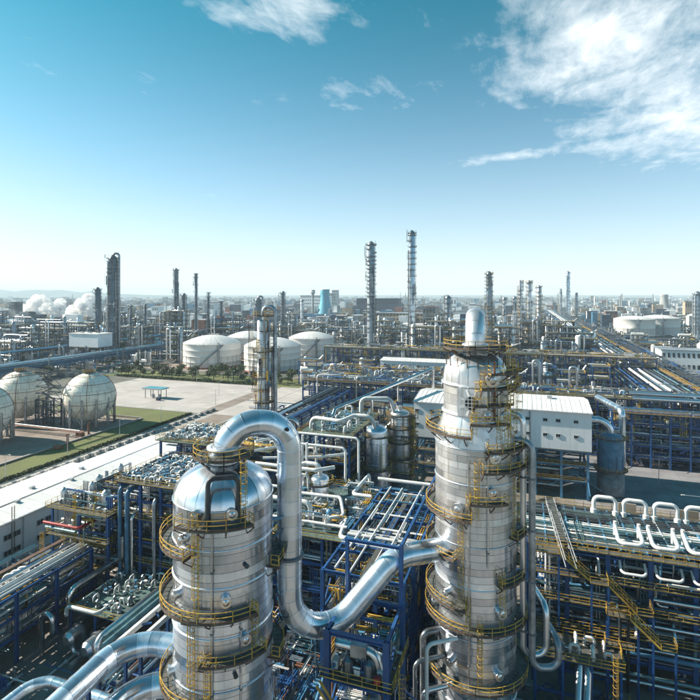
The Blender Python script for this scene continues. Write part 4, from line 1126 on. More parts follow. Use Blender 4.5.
def vessel(label, c, r, z0, z1, m, plats, legs=False, skirt=None, grp=None, cat='vessel', n=30, name='vessel', top=None):
    t = Thing(name, label, cat, (c[0], c[1], 0), grp)
    b = MB(m); b.lathe([(r, z0), (r, z1), (r * 0.94, z1 + r * 0.14), (r * 0.8, z1 + r * 0.27), (r * 0.5, z1 + r * 0.4), (0.25 * r, z1 + r * 0.46), (0, z1 + r * 0.47)], n, c=(c[0], c[1], 0)); t.build('shell', b)
    if z0 > 0.1:
        b = MB(skirt or 'concrete'); b.lathe([(r * 0.98, 0), (r * 0.98, z0 - 0.02), (r * 0.6, z0)], n, c=(c[0], c[1], 0)); t.build('skirt', b)
    for k in range(int((z1 - z0) / 3)):
        b = MB(m); zz = z0 + 3 * k + 1.5; b.lathe([(r, zz), (r + 0.05, zz + 0.02), (r + 0.05, zz + 0.14), (r, zz + 0.16)], n, c=(c[0], c[1], 0)); t.build('seam_band', b)
    for (z, p0, p1) in plats: platform(t, c, r, z, p0, p1, 1.3, False)
    for (za, p0, p1), (zb, q0, q1) in zip(plats[:-1], plats[1:]): ladder(t, c, r, (p0 + p1) / 2 if abs(p1 - p0) < 300 else 20, zb, za + 1)
    b = MB(m); b.cyl((c[0], c[1], z1 + r * 0.5), (c[0], c[1], z1 + r * 0.5 + 1.0), r * 0.2, 14); t.build('nozzle', b)
    return t
vessel('bright silver vertical vessel with domed top in the open yard', (-41.2, 144.8), 3.2, 9.0, 26.0, 'clad', [(15.0, 0, 360), (24.5, -60, 60)], skirt='clad_dull')
v2 = vessel('ochre scaffolded vertical vessel just behind the bright silver vessel', (-38.5, 163), 3.2, 8.0, 27.0, 'clad_dull', [(13.0, 0, 360), (18.0, 0, 360), (22.5, 0, 360), (26.8, 0, 360)], skirt='grey_steel')
dense(v2, -43.5, -33.5, 158, 168, 4, 27, 420, (0.35, 0.2, 0.45), (0.05, 0.11), (1.5, 6), ('yellow', 'yellow', 'rust_steel', 'grating'))
vessel('small silver vessel with hooked pipe left of the blue open frame', (-70.5, 140), 2.3, 6, 22, 'clad_dull', [(15, 0, 360)])
t = Thing('hook_pipe', 'grey hooked pipe over the small silver vessel', 'pipe', (-70.5, 140, 0)); t.pipe('silver', [(-70.5, 140, 23.4), (-70.5, 140, 28.0), (-65.5, 142, 28.0), (-65.5, 142, 14)], 0.8, 2.3)

# slender column seen above the big duct
SC = (-66.5, 122.5)
t = vessel('slender silver column with yellow platforms rising behind the big duct', SC, 1.6, 3, 58.6, 'clad_dull', [(60.0, 0, 360), (56.0, -20, 200), (50.5, -60, 120), (43.5, -140, 20), (37, -60, 120), (29, -140, 30)], cat='column', name='column')
t.pipe('grey_pipe', [(SC[0], SC[1], 60), (SC[0], SC[1], 62.6), (SC[0] + 3.0, SC[1] + 1, 62.6), (SC[0] + 3.2, SC[1] + 1, 12)], 0.55, 1.5)
dense(t, SC[0] - 3.2, SC[0] + 3.2, SC[1] - 3.4, SC[1] - 1.7, 8, 59, 150, (0.3, 0.1, 0.6), (0.05, 0.13), (2, 7), ('yellow', 'grey_steel', 'rust_steel', 'light_blue_steel', 'grey_pipe'))
riser(t, SC, 1.75, 35, 4, 56, 0.3, 'light_blue_steel', 0.6); riser(t, SC, 1.75, 75, 4, 52, 0.25, 'grey_pipe', 0.7)

# right foreground rack with white expansion loops
rr_ = rack('pipe_rack', 'big blue pipe rack at lower right carrying white expansion loops', 'x', 0.5, 52, 97, 114.5, [4.5, 8.6, 12.8, 17.2, 22.0], 6.4, [9, 10, 11, 12, 0], walk='near', rmax=0.42, mats=['teal_pipe', 'silver', 'grey_pipe', 'grey_pipe', 'dark_pipe', 'light_blue_steel'], brace=0.12, ny=2, cw=0.75, bw=0.6)
run_pipes(rr_, 'x', 0, 53, 98, 114, 22.0, 15, 0.12, 0.26, ['teal_pipe', 'teal_pipe', 'grey_pipe', 'white_pipe', 'deck_green', 'dark_pipe'], 0.9, 0)
for y0 in (98.6, 103.4, 108.4):
    rr_.box('tray', 'deck_green', (26, y0 + 1.9, 21.97), (52, 3.4, 0.08))
for k in range(26): rr_.box('sleeper', 'light_blue_steel', (1.5 + 2 * k, 105.8, 22.02 + 0.3), (0.25, 16.8, 0.2))
railing(rr_, [(1 + 5.2 * k, 115.4, 22.2) for k in range(11)])
rr_.box('walkway', 'grating', (26.5, 115.0, 22.1), (51, 1.0, 0.1))
for k in range(8):
    x = 13.0 + 5.3 * k
    rr_.pipe('white_pipe', [(x, 112.6, 22.3), (x, 112.6, 25.6), (x + 3.9, 112.6, 25.6), (x + 3.9, 112.6, 22.3)], 0.38, 1.0, name='expansion_loop')
    for xx in (x, x + 3.9): 
        b = MB('white_pipe'); b.cyl((xx, 112.6, 22.3), (xx, 112.6, 23.2), 0.62, 12); rr_.build('flange', b)
    rr_.pipe('white_pipe', [(x + 2.4, 103.2, 24.2), (x + 2.4, 99.0, 22.9), (x + 6.2, 99.0, 22.9), (x + 6.2, 103.2, 24.2)], 0.33, 1.0, name='expansion_loop')
    b = MB('white_pipe'); b.cyl((x + 2.4, 103.2, 22.2), (x + 2.4, 103.2, 24.9), 0.3, 10); b.cyl((x + 6.2, 103.2, 22.2), (x + 6.2, 103.2, 24.9), 0.3, 10); rr_.build('flange', b)
    rr_.pipe('white_pipe', [(x + 2.2, 97.4, 20.6), (x + 2.2, 95.6, 19.4), (x + 6, 95.6, 19.4), (x + 6, 97.4, 20.6)], 0.22, 0.8, name='expansion_loop')
    if k % 2 == 0: rr_.box('valve_panel', 'far_tan', (x + 6.2, 114.2, 23.6), (3.2, 0.25, 1.5))
for k in range(14):
    x = 12 + 2.8 * k; z = rnd.choice((5, 9, 13.2, 17.6))
    rr_.pipe(rnd.choice(('silver', 'light_blue_steel', 'white_pipe', 'teal_pipe')), [(x, 96.4, z + 0.6), (x, 96.4, z - 3.0), (x + 1.8, 96.4, z - 3.0)] if k % 2 else [(x, 95.9, z), (x, 97.8, z + 2.6), (x, 100, z + 2.6)], rnd.uniform(0.2, 0.34), 0.8)
for k, (z, m, r_) in enumerate(((1.5, 'silver', 0.35), (2.6, 'teal_pipe', 0.3), (7.2, 'silver', 0.3), (6.2, 'light_blue_steel', 0.4), (11.2, 'silver', 0.28), (15.6, 'silver', 0.36), (18.4, 'white_pipe', 0.26))):
    rr_.seg('pipe', 'cyl', m, (10 + 2 * k, 96.1, z), (53, 96.1, z), r_)
rr_.pipe('dark_pipe', [(15, 95.2, 0), (15, 95.2, 16), (16.2, 95.2, 16), (16.2, 95.2, 0)], 0.25, 0.6)
dense(rr_, 1, 52, 96.6, 114, 1, 21, 2600, (0.5, 0.25, 0.25), (0.05, 0.2), (1.5, 8), ('silver', 'teal_pipe', 'grey_pipe', 'blue_steel', 'blue_steel', 'dark_pipe', 'light_blue_steel', 'white_pipe'))
dense(rr_, 1, 52, 98, 114, 22.15, 22.5, 300, (0.7, 0.3, 0), (0.04, 0.11), (2, 10), ('teal_pipe', 'teal_pipe', 'deck_green', 'grey_pipe', 'dark_pipe', 'white_pipe', 'deck_green'))
for z in (8.6, 12.8, 17.2):
    for k in range(8):
        rr_.box('walkway', 'grating', (4 + 6.4 * k, 96.2, z + 0.1), (6.3, 1.0, 0.1)); railing(rr_, [(0.8 + 6.4 * k, 95.7, z + 0.15), (7.2 + 6.4 * k, 95.7, z + 0.15)])
# lattice gangway across that rack
gw = Thing('gangway', 'pale lattice gangway crossing the lower right pipe rack', 'walkway', (6, 106, 22))
for x in (5.4, 7.0):
    for z in (22.9, 24.0): gw.seg('chord', 'box', 'frame', (x, 97, z), (x - 1.4, 116, z), 0.1)
    for k in range(10):
        f = k / 10; gw.seg('lattice', 'box', 'frame', (x - 1.4 * f, 96 + 20 * f, 22.9), (x - 1.4 * (f + 0.1), 96 + 20 * (f + 0.1), 24.0), 0.1)
for k in range(20): gw.box('tread', 'grating', (6.2 - 1.4 * (k + 0.5) / 20, 96.5 + k, 22.95), (1.5, 0.8, 0.08))
# yellow stair flights on its near face
st = Thing('stair_tower', 'yellow zigzag stair on the near face of lower right rack', 'stairs', (12, 94.5, 0))
def flight(x0, z0, x1, z1, y, wd=1.3):
    b = MB('yellow')
    for yy in (y - wd / 2, y + wd / 2):
        b.bar((x0, yy, z0), (x1, yy, z1), 0.12, 0.32)
        for hh in (0.6, 1.15): b.bar((x0, yy, z0 + hh), (x1, yy, z1 + hh), 0.08)
        n = 6
        for k in range(n + 1): b.bar((x0 + (x1 - x0) * k / n, yy, z0 + (z1 - z0) * k / n), (x0 + (x1 - x0) * k / n, yy, z0 + (z1 - z0) * k / n + 1.15), 0.08)
    o = st.build('flight', b)
    b = MB('grating'); n = 15
    for k in range(n): b.box((x0 + (x1 - x0) * (k + 0.5) / n, y, z0 + (z1 - z0) * (k + 0.5) / n), (0.45, wd, 0.07))
    st.build('treads', b, o)
def landing(x0, x1, y0, y1, z, sides='sew'):
    deck(st, x0, x1, y0, y1, z, 'grating', sides, 1, 1)
zs = [22.0, 18.2, 14.4, 10.6]
landing(1.0, 5.5, 93.0, 95.6, 22.0, 'sw'); flight(5.5, 22.1, 10.2, 18.3, 94.2); landing(10.2, 13.0, 92.6, 95.6, 18.2, 'se')
flight(13.0, 18.3, 17.0, 14.6, 93.4); landing(17.0, 19.4, 92.4, 95.6, 14.5, 'se'); landing(12.4, 15.8, 90.8, 92.2, 14.5, 'swn'); flight(15.8, 14.5, 20.0, 10.8, 91.6); landing(20.0, 22.2, 90.6, 93.2, 10.7, 'se')
landing(12.0, 16, 89.0, 90.6, 10.7, 'sw')
for x, y, z in ((1.2, 93.2, 22), (5.4, 93.2, 22), (10.4, 92.8, 18.2), (12.9, 92.8, 18.2), (17.2, 92.6, 14.5), (19.3, 92.6, 14.5), (22, 90.8, 10.7), (12.2, 89.2, 14.5)): st.seg('column', 'ibeam', 'blue_steel', (x, y, 0), (x, y, z), 0.3)
# small yellow platform in front, with teal channel
sp = Thing('valve_platform', 'small yellow railed platform with ladder in front of lower right rack', 'structure', (7.5, 87.5, 0))
frame(sp, 1.5, 13.5, 84.8, 90, [5.0, 10.2], 3, 1, 0.35, 0.35)
deck(sp, 1, 14, 84.2, 90.4, 10.25, 'grating', 'nsew', 3, 1)
fittings(sp, 2, 13, 85, 90, 10.4, 5, 2, 1.0, (1, 2))
b = MB('yellow'); ladder_mb(b, (12.6, 83.8, 3), (12.6, 83.8, 12.6), (0, -1, 0)); sp.build('ladder', b)
for x, m in ((8.0, 'silver'), (9.2, 'silver')): sp.pipe(m, [(x, 86, 10.0), (x - 1.0, 80, 3), (x - 1.0, 66, 1.5)], 0.55, 1.2)
ch = Thing('teal_channel', 'teal walled channel full of valves at the bottom right', 'structure', (12.2, 76, 0))
ch.box('floor_plate', 'teal_roof', (12.2, 76, 3.0), (5.2, 22, 0.2))
for x in (9.5, 14.9): ch.box('side_wall', 'teal_roof', (x, 76, 3.6), (0.2, 22, 1.4)); railing(ch, [(x, 65 + 5.5 * k, 4.3) for k in range(5)])
fittings(ch, 9.8, 11.4, 66, 86, 3.1, 1, 12, 1.1); fittings(ch, 13.2, 14.8, 66, 86, 3.1, 1, 12, 1.1)
for x in (9.6, 14.8):
    for y in (66, 72, 78, 84): ch.seg('leg', 'ibeam', 'blue_steel', (x, y, 0), (x, y, 2.9), 0.35)
for k, lb in enumerate(('looping silver pipe at the foot of the grey risers, front one', 'looping silver pipe at the foot of the grey risers, rear one')):
    t = Thing('ground_pipe', lb, 'pipe', (4 + k, 70 + 4 * k, 0))
    t.pipe('silver', [(16 - 3 * k, 66 + 5 * k, 4.2), (3.0, 66 + 5 * k, 4.2), (1.5, 70 + 5 * k, 4.2), (1.5, 78 + 4 * k, 4.2), (1.5, 78 + 4 * k, 1)], 0.62, 1.8)
    for xx in (5, 11): t.seg('support', 'box', 'concrete', (xx, 66 + 5 * k, 0), (xx, 66 + 5 * k, 3.6), 0.6)
#==PART4==
# ------------------------------------------------------------------ cross racks and the pipe corridor
cr = rack('pipe_rack', 'broad blue cross rack with ochre walkways behind the stilted building', 'x', -103, 84, 230, 246, [5, 9.8, 14.6, 19.4, 24], 6.2, [7, 8, 8, 8, 12], walk=True, rmax=0.32, brace=0.4, ny=2, cw=0.6)
for z in (9.8, 19.4): deck(cr, -103, 84, 233, 245, z - 0.3, 'grating', 's', 14, 1)
fittings(cr, -100, 40, 232, 244, 24.3, 40, 4, 1.2, (0, 1, 2), 0.35)
for k in range(6): cr.pipe('silver' if k % 2 else 'white_pipe', [(-95 + 20 * k, 229, 15 + k % 3), (-95 + 20 * k, 229, 27), (-85 + 20 * k, 231, 27), (-85 + 20 * k, 240, 27)], 0.36, 1.3)
dense(cr, -103, 84, 229, 246, 0.5, 23.5, 3200); dense(cr, -103, 84, 230, 246, 24.2, 26, 500, (0.5, 0.3, 0.2), (0.06, 0.2), (1, 6))
b = MB('yellow')
for k in range(6):
    z0 = 4 * k; xa, xb = (-4.5, 0.5) if k % 2 else (0.5, -4.5)
    b.bar((xa, 228, z0), (xb, 228, z0 + 4), 0.3, 0.5); b.bar((xa, 228, z0 + 1.1), (xb, 228, z0 + 5.1), 0.1)
cr.build('stair', b)
cr2 = Thing('pipe_deck', 'ochre gridded pipe deck behind the broad cross rack', 'pipe rack', (-60, 268, 0))
frame(cr2, -108, -28, 252, 284, [12, 23], 9, 3, 0.45, 0.4, brace=0.1)
run_pipes(cr2, 'x', -108, -28, 253, 283, 23, 20, 0.15, 0.5, PIPE_M + ['rust_pipe']); fittings(cr2, -106, -30, 253, 283, 23.2, 22, 5, 1.9, (0, 1, 2, 3), 0.35)
for y in (256, 262, 270, 278):
    cr2.box('walkway', 'grating', (-68, y, 23.7), (80, 1.4, 0.12)); railing(cr2, [(-108 + 10 * k, y, 23.8) for k in range(9)])
dense(cr2, -108, -28, 252, 284, 1, 22, 1800); dense(cr2, -108, -28, 252, 284, 23.2, 26, 700, (0.5, 0.3, 0.2), (0.06, 0.22), (1, 7), ('silver', 'white_pipe', 'grey_pipe', 'grating', 'yellow', 'yellow', 'blue_steel'))
r6 = rack('pipe_rack', 'dense dark blue rack of stacked pipes on the far side of asphalt yard', 'x', 32, 84, 220, 228.6, [4.5, 8.5, 12.5, 16.5, 20.5], 6.5, [8, 8, 9, 9, 9], walk='near', rmax=0.35, mats=['blue_steel', 'silver', 'light_blue_steel', 'grey_pipe', 'blue_steel'], brace=0.3)
for z, r_, y in ((25.2, 0.9, 226), (26.0, 0.8, 232), (25.4, 0.7, 236.5), (25.3, 0.6, 240)): r6.seg('pipe', 'cyl24', 'silver', (40, y, z), (92, y, z), r_)
for k in range(7): r6.pipe('silver', [(60 + 2.6 * k, 229, 25.1), (60 + 2.6 * k, 244 + k, 25.1), (60 + 2.6 * k, 252 + k, 17), (60 + 2.6 * k, 262 + k, 17)], 0.5, 2)
dense(r6, 32, 84, 220, 228.6, 0.5, 21, 1100)
fr = rack('pipe_rack', 'far dark blue cross rack with ochre top beyond the white flat building', 'x', -150, 80, 376, 392, [6, 12, 18, 24], 7.7, [4, 4, 4, 9], walk=True, rmax=0.5, brace=0.2)
dense(fr, -150, 80, 375, 392, 0.5, 24, 3000, rr=(0.08, 0.3), ll=(2, 9)); dense(fr, -150, 80, 376, 392, 24.2, 26.5, 600, (0.5, 0.3, 0.2), (0.08, 0.3), (1, 7), ('silver', 'grey_pipe', 'grating', 'yellow', 'white_pipe'))
for z in (6, 12, 18): fr.box('deck', 'grating', (-35, 384, z + 0.7), (229, 14, 0.15))
cor = Thing('pipe_corridor', 'long straight corridor of bright silver pipes receding to the horizon at right', 'pipe rack', (85, 800, 0))
xs = [56, 58.5, 61, 64.5, 67, 69.5, 73, 76, 78.4, 89, 91, 93, 95.4]
for k, x in enumerate(xs):
    cor.seg('pipe', 'cyl', 'white_pipe' if x in (64.5, 69.5) else 'silver' if x in (67, 73) else rnd.choice(('teal_pipe', 'dark_pipe', 'blue_steel', 'dark_pipe')), (x, 246, 17.2), (x, 1650, 17.2), 0.75 if 64 < x < 74 else 0.4)
for k, x in enumerate([56, 59, 63, 67, 71, 75, 88, 92, 96, 97]): cor.seg('pipe', 'cyl', rnd.choice(('dark_pipe', 'blue_steel', 'teal_pipe')), (x, 246, 11.6), (x, 1650, 11.6), 0.5)
for x in (82.5, 100):
    cor.box('walkway', 'grating', (x, 900, 17.3), (1.1, 1300, 0.3))
    cor.box('floor', 'dark_pipe', (x + 5 if x < 90 else 60, 900, 10.2), (10, 1300, 0.2))
    for e_ in (-1.1, 1.1):
        b = MB('yellow' if x < 90 else 'grey_steel'); rail_mb(b, [(x + e_, 250, 17.4), (x + e_, 900, 17.4)], 1.15, 0, 0.08, 6); cor.build('railing', b)
for k in range(56):
    y = 248 + 12 * k if k < 40 else 728 + (k - 40) * 55
    for x in (54.5, 81, 98.5): cor.seg('column', 'ibeam', 'blue_steel', (x, y, 0), (x, y, 16.6), 0.5)
    for z in (11, 16.4): cor.seg('beam', 'ibeam', 'blue_steel', (54.5, y, z), (101, y, z), 0.4)

dense(cor, 54.5, 100, 247, 900, 3, 18.5, 4200, (0.35, 0.45, 0.2), (0.1, 0.32), (3, 14), ('blue_steel', 'far_steel', 'grey_pipe', 'teal_pipe', 'blue_steel', 'silver'))
# ------------------------------------------------------------------ spherical tanks
def plate_mesh(r, t0, t1, n):
    k = ('plate', r, round(t0, 3), n)
    if k in CACHE: return CACHE[k]
    b = MB(['sphere_paint'])
    pr = [((r) * math.sin(t0 + (t1 - t0) * i / 4), r * math.cos(t0 + (t1 - t0) * i / 4)) for i in range(5)]
    b.lathe(pr, 4, 0, 0.004, 2 * PI / n - 0.004)
    CACHE[k] = b.mesh('shell_plate'); return CACHE[k]
def sphere_tank(label, c, r, zc):
    t = Thing('sphere_tank', label, 'tank', (c[0], c[1], 0), 'spherical gas tanks in the bunded compound')
    b = MB('rust_steel'); b.lathe([((r - 0.03) * math.sin(PI * i / 24), (r - 0.03) * math.cos(PI * i / 24)) for i in range(25)], 40, c=(c[0], c[1], zc)); t.build('inner_shell', b)
    th = [0.02, 0.36, 0.8, 1.22, 1.62, 2.05, 2.6, PI - 0.02]
    for i, (a, b_) in enumerate(zip(th[:-1], th[1:])):
        n = [8, 12, 18, 20, 20, 16, 8][i]
        me = plate_mesh(r, a + 0.003, b_ - 0.003, n)
        for k in range(n): t.part('shell_plate', me, (c[0], c[1], zc), (0, 0, 2 * PI * (k + 0.5 * (i % 2)) / n))
    for k in range(12):
        a = 2 * PI * k / 12; e = Vector((math.cos(a), math.sin(a), 0)); p = Vector((c[0], c[1], 0)) + e * r * 0.97
        t.seg('leg', 'cyl', 'grey_pipe', p, p + Vector((0, 0, zc + 0.5)), 0.62)
        a2 = 2 * PI * (k + 1) / 12; p2 = Vector((c[0] + r * 0.97 * math.cos(a2), c[1] + r * 0.97 * math.sin(a2), 0))
        t.seg('brace', 'cyl', 'grey_pipe', p + Vector((0, 0, 1.2)), p2 + Vector((0, 0, zc - 2.5)), 0.1); t.seg('brace', 'cyl', 'grey_pipe', p2 + Vector((0, 0, 1.2)), p + Vector((0, 0, zc - 2.5)), 0.1)
    for th_ in (0.5, 0.95, 1.35, 1.75):         # spray rings
        rr = (r + 0.3) * math.sin(th_); zz = zc + (r + 0.3) * math.cos(th_)
        b = MB('rust_pipe'); b.tube([(c[0] + rr * math.cos(2 * PI * k / 48), c[1] + rr * math.sin(2 * PI * k / 48), zz) for k in range(49)], 0.1, 6); t.build('spray_ring', b)
    for k in range(4):                          # down-comers over the shell
        a = R(40 + 90 * k)
        b = MB('rust_pipe'); b.tube([(c[0] + (r + 0.25) * math.sin(q) * math.cos(a), c[1] + (r + 0.25) * math.sin(q) * math.sin(a), zc + (r + 0.25) * math.cos(q)) for q in [0.1 + 0.15 * j for j in range(14)]], 0.12, 6); t.build('spray_pipe', b)
    platform(t, c, 0.4, zc + r + 0.1, 0, 360, 2.6, False)
    b = MB('rust_pipe')
    for k in range(5): b.cyl((c[0] + 1.3 * math.cos(k * 1.3), c[1] + 1.3 * math.sin(k * 1.3), zc + r - 0.3), (c[0] + 1.3 * math.cos(k * 1.3), c[1] + 1.3 * math.sin(k * 1.3), zc + r + 1.5), 0.28, 8)
    t.build('top_nozzles', b)
    return t
sphere_tank('weathered white spherical tank nearest the grass verge', (-209, 203), 12.2, 14.0)
sphere_tank('weathered white spherical tank behind the dark stair tower', (-247, 196), 12.2, 14.0)
sphere_tank('large white spherical tank cut by the left picture edge', (-228, 162), 12.2, 13.6)
# lattice stair tower between them with a high gangway
t = Thing('stair_tower', 'dark rusty lattice stair tower between the spherical tanks', 'stairs', (-226, 194, 0))
for x in (-231, -226, -221):
    for y in (191, 197): t.seg('column', 'box', 'far_steel', (x, y, 0), (x, y, 27), 0.55)
for k in range(8):
    z = 3.3 * k
    b = MB('far_steel')
    for y in (191, 197):
        b.bar((-231, y, z + 3.3), (-221, y, z + 3.3), 0.35); b.bar((-231, y, z), (-226, y, z + 3.3), 0.16); b.bar((-226, y, z + 3.3), (-221, y, z), 0.16)
    for x in (-231, -226, -221): b.bar((x, 191, z + 3.3), (x, 197, z + 3.3), 0.25)
    t.build('lattice', b)
    b = MB('grating'); xa, xb = (-230, -222) if k % 2 else (-222, -230); b.bar((xa, 194, z), (xb, 194, z + 3.3), 1.2, 0.25); t.build('flight', b)
for (x, y) in ((-209, 203), (-247, 196), (-228, 162)):
    b = MB('grating'); b.bar((-226, 194, 26.6), (x, y, 26.9), 1.2, 0.2)
    rail_mb(b, [(-226, 194.6, 26.7), (x, y + 0.6, 27.0)], 1.1, 0, 0.1); rail_mb(b, [(-226, 193.4, 26.7), (x, y - 0.6, 27.0)], 1.1, 0, 0.1); t.build('gangway', b)
t.seg('pipe', 'cyl', 'white_pipe', (-262, 181, 3.6), (-192, 181, 3.6), 0.3)
for k in range(3): t.seg('pipe', 'cyl', 'rust_pipe', (-262, 182 + k, 2.5), (-192, 182 + k, 2.5), 0.25)
for k, (x, y) in enumerate(((-192, 186), (-185, 168))):
    b = MB('rust_pipe'); b.cyl((x, y, 0), (x, y, 5.5), 0.5, 10); b.cyl((x, y, 5.5), (x, y, 6.2), 0.75, 10); b.box((x - 3, y - 2, 0.9), (3.5, 2, 1.6))
    solo('hydrant_post', b, ('rusty post with pump box on the grass verge by the spheres', 'rusty post with pump box on the grass verge nearer the hall')[k], 'post', org=(x, y, 0))
# row of low concrete posts along the road
for k in range(34):
    b = None
    key = ('marker', 0)
    if key not in CACHE:
        b = MB(['kerb', 'grey_steel']); b.box((0, 0, 0.6), (0.4, 4.6, 1.2)); b.box((0, 0, 1.3), (0.7, 1.4, 0.3), 1); b.box((0.4, 0, 0.5), (0.4, 0.4, 1.0), 1)
        CACHE[key] = b.mesh('barrier_block')
    o = bpy.data.objects.new('barrier_block', CACHE[key]); o.location = (-166.5, 70 + 5.4 * k, 0.03); col.objects.link(o)
    o['label'] = 'low concrete barrier block in the row along the road'; o['category'] = 'barrier'; o['group'] = 'barrier blocks along the road'
# street lamps
def lamp(x, y, label, h=8.5, arm=2.2, m='frame', rot=0, grp=None):
    t = Thing('street_lamp', label, 'lamp', (x, y, 0), grp)
    b = MB(m); b.cyl((x, y, 0), (x, y, h), 0.13, 8, 0, 0.08); t.build('pole', b)
    e = Vector((math.cos(rot), math.sin(rot), 0)); p = Vector((x, y, h))
    b = MB(m); b.bar(p, p + e * arm + Vector((0, 0, 0.3)), 0.09); t.build('arm', b)
    b = MB('white_pipe'); b.box(p + e * arm + Vector((0, 0, 0.3)), (1.0, 0.35, 0.16), 0, Matrix.Rotation(rot, 3, 'Z')); t.build('lamp_head', b)
for k, (x, y) in enumerate(((-174, 106), (-174, 132), (-174, 158), (-174, 186), (-174, 214), (-146, 120), (-146, 150), (-146, 180), (-174, 262), (-190, 290), (-230, 322), (-205, 330))):
    lamp(x, y, 'slim grey street lamp along the road past the spheres', 9, 2.0, 'frame', 0, 'street lamps along the sphere road')
lamp(44, 203, 'pale street lamp standing in the asphalt yard', 9, 2)
lamp(47.6, 168, 'white double armed lamp with long bright head at the yard edge', 9, 5.5, 'white_pipe', R(190))
# canopy in the car park
t = Thing('canopy', 'small teal roofed canopy on thin posts in the pale car park', 'canopy', (-222, 268, 0))
t.box('roof', 'teal_roof', (-222, 268, 6.3), (15, 7, 0.5)); t.box('fascia', 'frame', (-222, 264.4, 6.2), (15.2, 0.2, 0.8))
for x in (-228, -222, -216):
    for y in (265.5, 270.5): t.seg('post', 'cyl', 'grey_steel', (x, y, 0), (x, y, 6.1), 0.22)
t.box('dispenser', 'frame', (-224, 268, 1.2), (1.6, 1.2, 2.3)); t.box('dispenser', 'frame', (-219, 268, 1.2), (1.6, 1.2, 2.3)); t.box('dispenser', 'far_steel', (-215, 262, 1.0), (2.2, 2, 1.9))

# ------------------------------------------------------------------ trees
def tree_mesh(seed, h, cw, n):
    rr = random.Random(seed)
    b = MB('leaf')
    lobes = [(rr.uniform(-0.45, 0.45) * cw, rr.uniform(-0.45, 0.45) * cw, h * rr.uniform(0.45, 0.85), cw * rr.uniform(0.35, 0.6)) for _ in range(7)]
    for _ in range(n):
        lx, ly, lz, lr_ = rr.choice(lobes)
        v = Vector((rr.gauss(0, 1), rr.gauss(0, 1), rr.gauss(0, 1))).normalized() * lr_ * rr.uniform(0.55, 1.08)
        p = Vector((lx, ly, lz)) + v
        q = Quaternion((rr.random(), rr.random(), rr.random()), rr.uniform(0, 6))
        s_ = rr.uniform(0.28, 0.6)
        b.add([p + q @ Vector(w_) * s_ for w_ in ((-1, 0, 0), (0, -0.6, 0.1), (1, 0, 0), (0, 0.6, 0.1))], [(0, 1, 2, 3)])
    return b.mesh('crown')
def trunk_mesh(seed, h):
    rr = random.Random(seed); b = MB('bark')
    b.cyl((0, 0, 0), (0.1, 0.05, h * 0.6), 0.22, 7, 0, 0.1)
    for k in range(4):
        a = k * 1.6 + rr.random(); b.cyl((0.05, 0, h * 0.35), (math.cos(a) * h * 0.2, math.sin(a) * h * 0.2, h * 0.7), 0.1, 5, 0, 0.03)
    return b.mesh('trunk')
TR = [(tree_mesh(k, 6 + k % 3, 3.0 + 0.4 * (k % 3), 380), trunk_mesh(k, 6 + k % 3)) for k in range(6)]
def tree(x, y, label, grp, s_=1.0):
    t = Thing('tree', label, 'tree', (x, y, 0), grp)
    c_, tk = TR[rnd.randrange(6)]
    t.o.scale = (s_ * rnd.uniform(0.9, 1.2),) * 2 + (s_ * rnd.uniform(0.75, 1.15),); t.o.rotation_euler = (0, 0, rnd.uniform(0, 6))
    t.part('crown', c_); t.part('trunk', tk)
for row, (y, n, x0, x1) in enumerate(((334, 20, -310, -158), (347, 17, -316, -160), (358, 14, -330, -170))):
    for k in range(n):
        tree(x0 + (x1 - x0) * (k + rnd.uniform(0.2, 0.8)) / n, y + rnd.uniform(-5, 5), ('small round tree in the front row behind the pale car park', 'small round tree in the middle row behind the pale car park', 'small round tree in the back row before the white tanks')[row], ('front tree row', 'middle tree row', 'back tree row')[row], rnd.uniform(0.55, 1.4))
for k in range(16): tree(-345 + rnd.uniform(-20, 40), 250 + 8 * k, 'small dark tree below the long blue pipe bridge', 'trees below the pipe bridge', rnd.uniform(0.8, 1.3))
b = MB('leaf'); rr = random.Random(5)
for k in range(2600):
    x = rr.uniform(-312, -172); p = Vector((x, 329 + rr.uniform(-1, 1), rr.uniform(0.1, 1.8))); q = Quaternion((rr.random(), rr.random(), rr.random()), rr.uniform(0, 6)); b.add([p + q @ Vector(w_) * 0.5 for w_ in ((-1, 0, 0), (0, -0.7, 0.1), (1, 0, 0), (0, 0.7, 0.1))], [(0, 1, 2, 3)])
o = solo('hedge', b, 'low clipped dark hedge along the far edge of the car park', 'hedge', kind='stuff')
b = MB('leaf'); 
for k in range(4200):
    y = rr.uniform(95, 238); p = Vector((-173.6 + rr.uniform(-0.7, 0.7), y, rr.uniform(0.1, 1.1))); q = Quaternion((rr.random(), rr.random(), rr.random()), rr.uniform(0, 6)); b.add([p + q @ Vector(w_) * 0.42 for w_ in ((-1, 0, 0), (0, -0.7, 0.1), (1, 0, 0), (0, 0.7, 0.1))], [(0, 1, 2, 3)])
solo('hedge', b, 'low dark hedge between the grass verge and the road', 'hedge', kind='stuff')

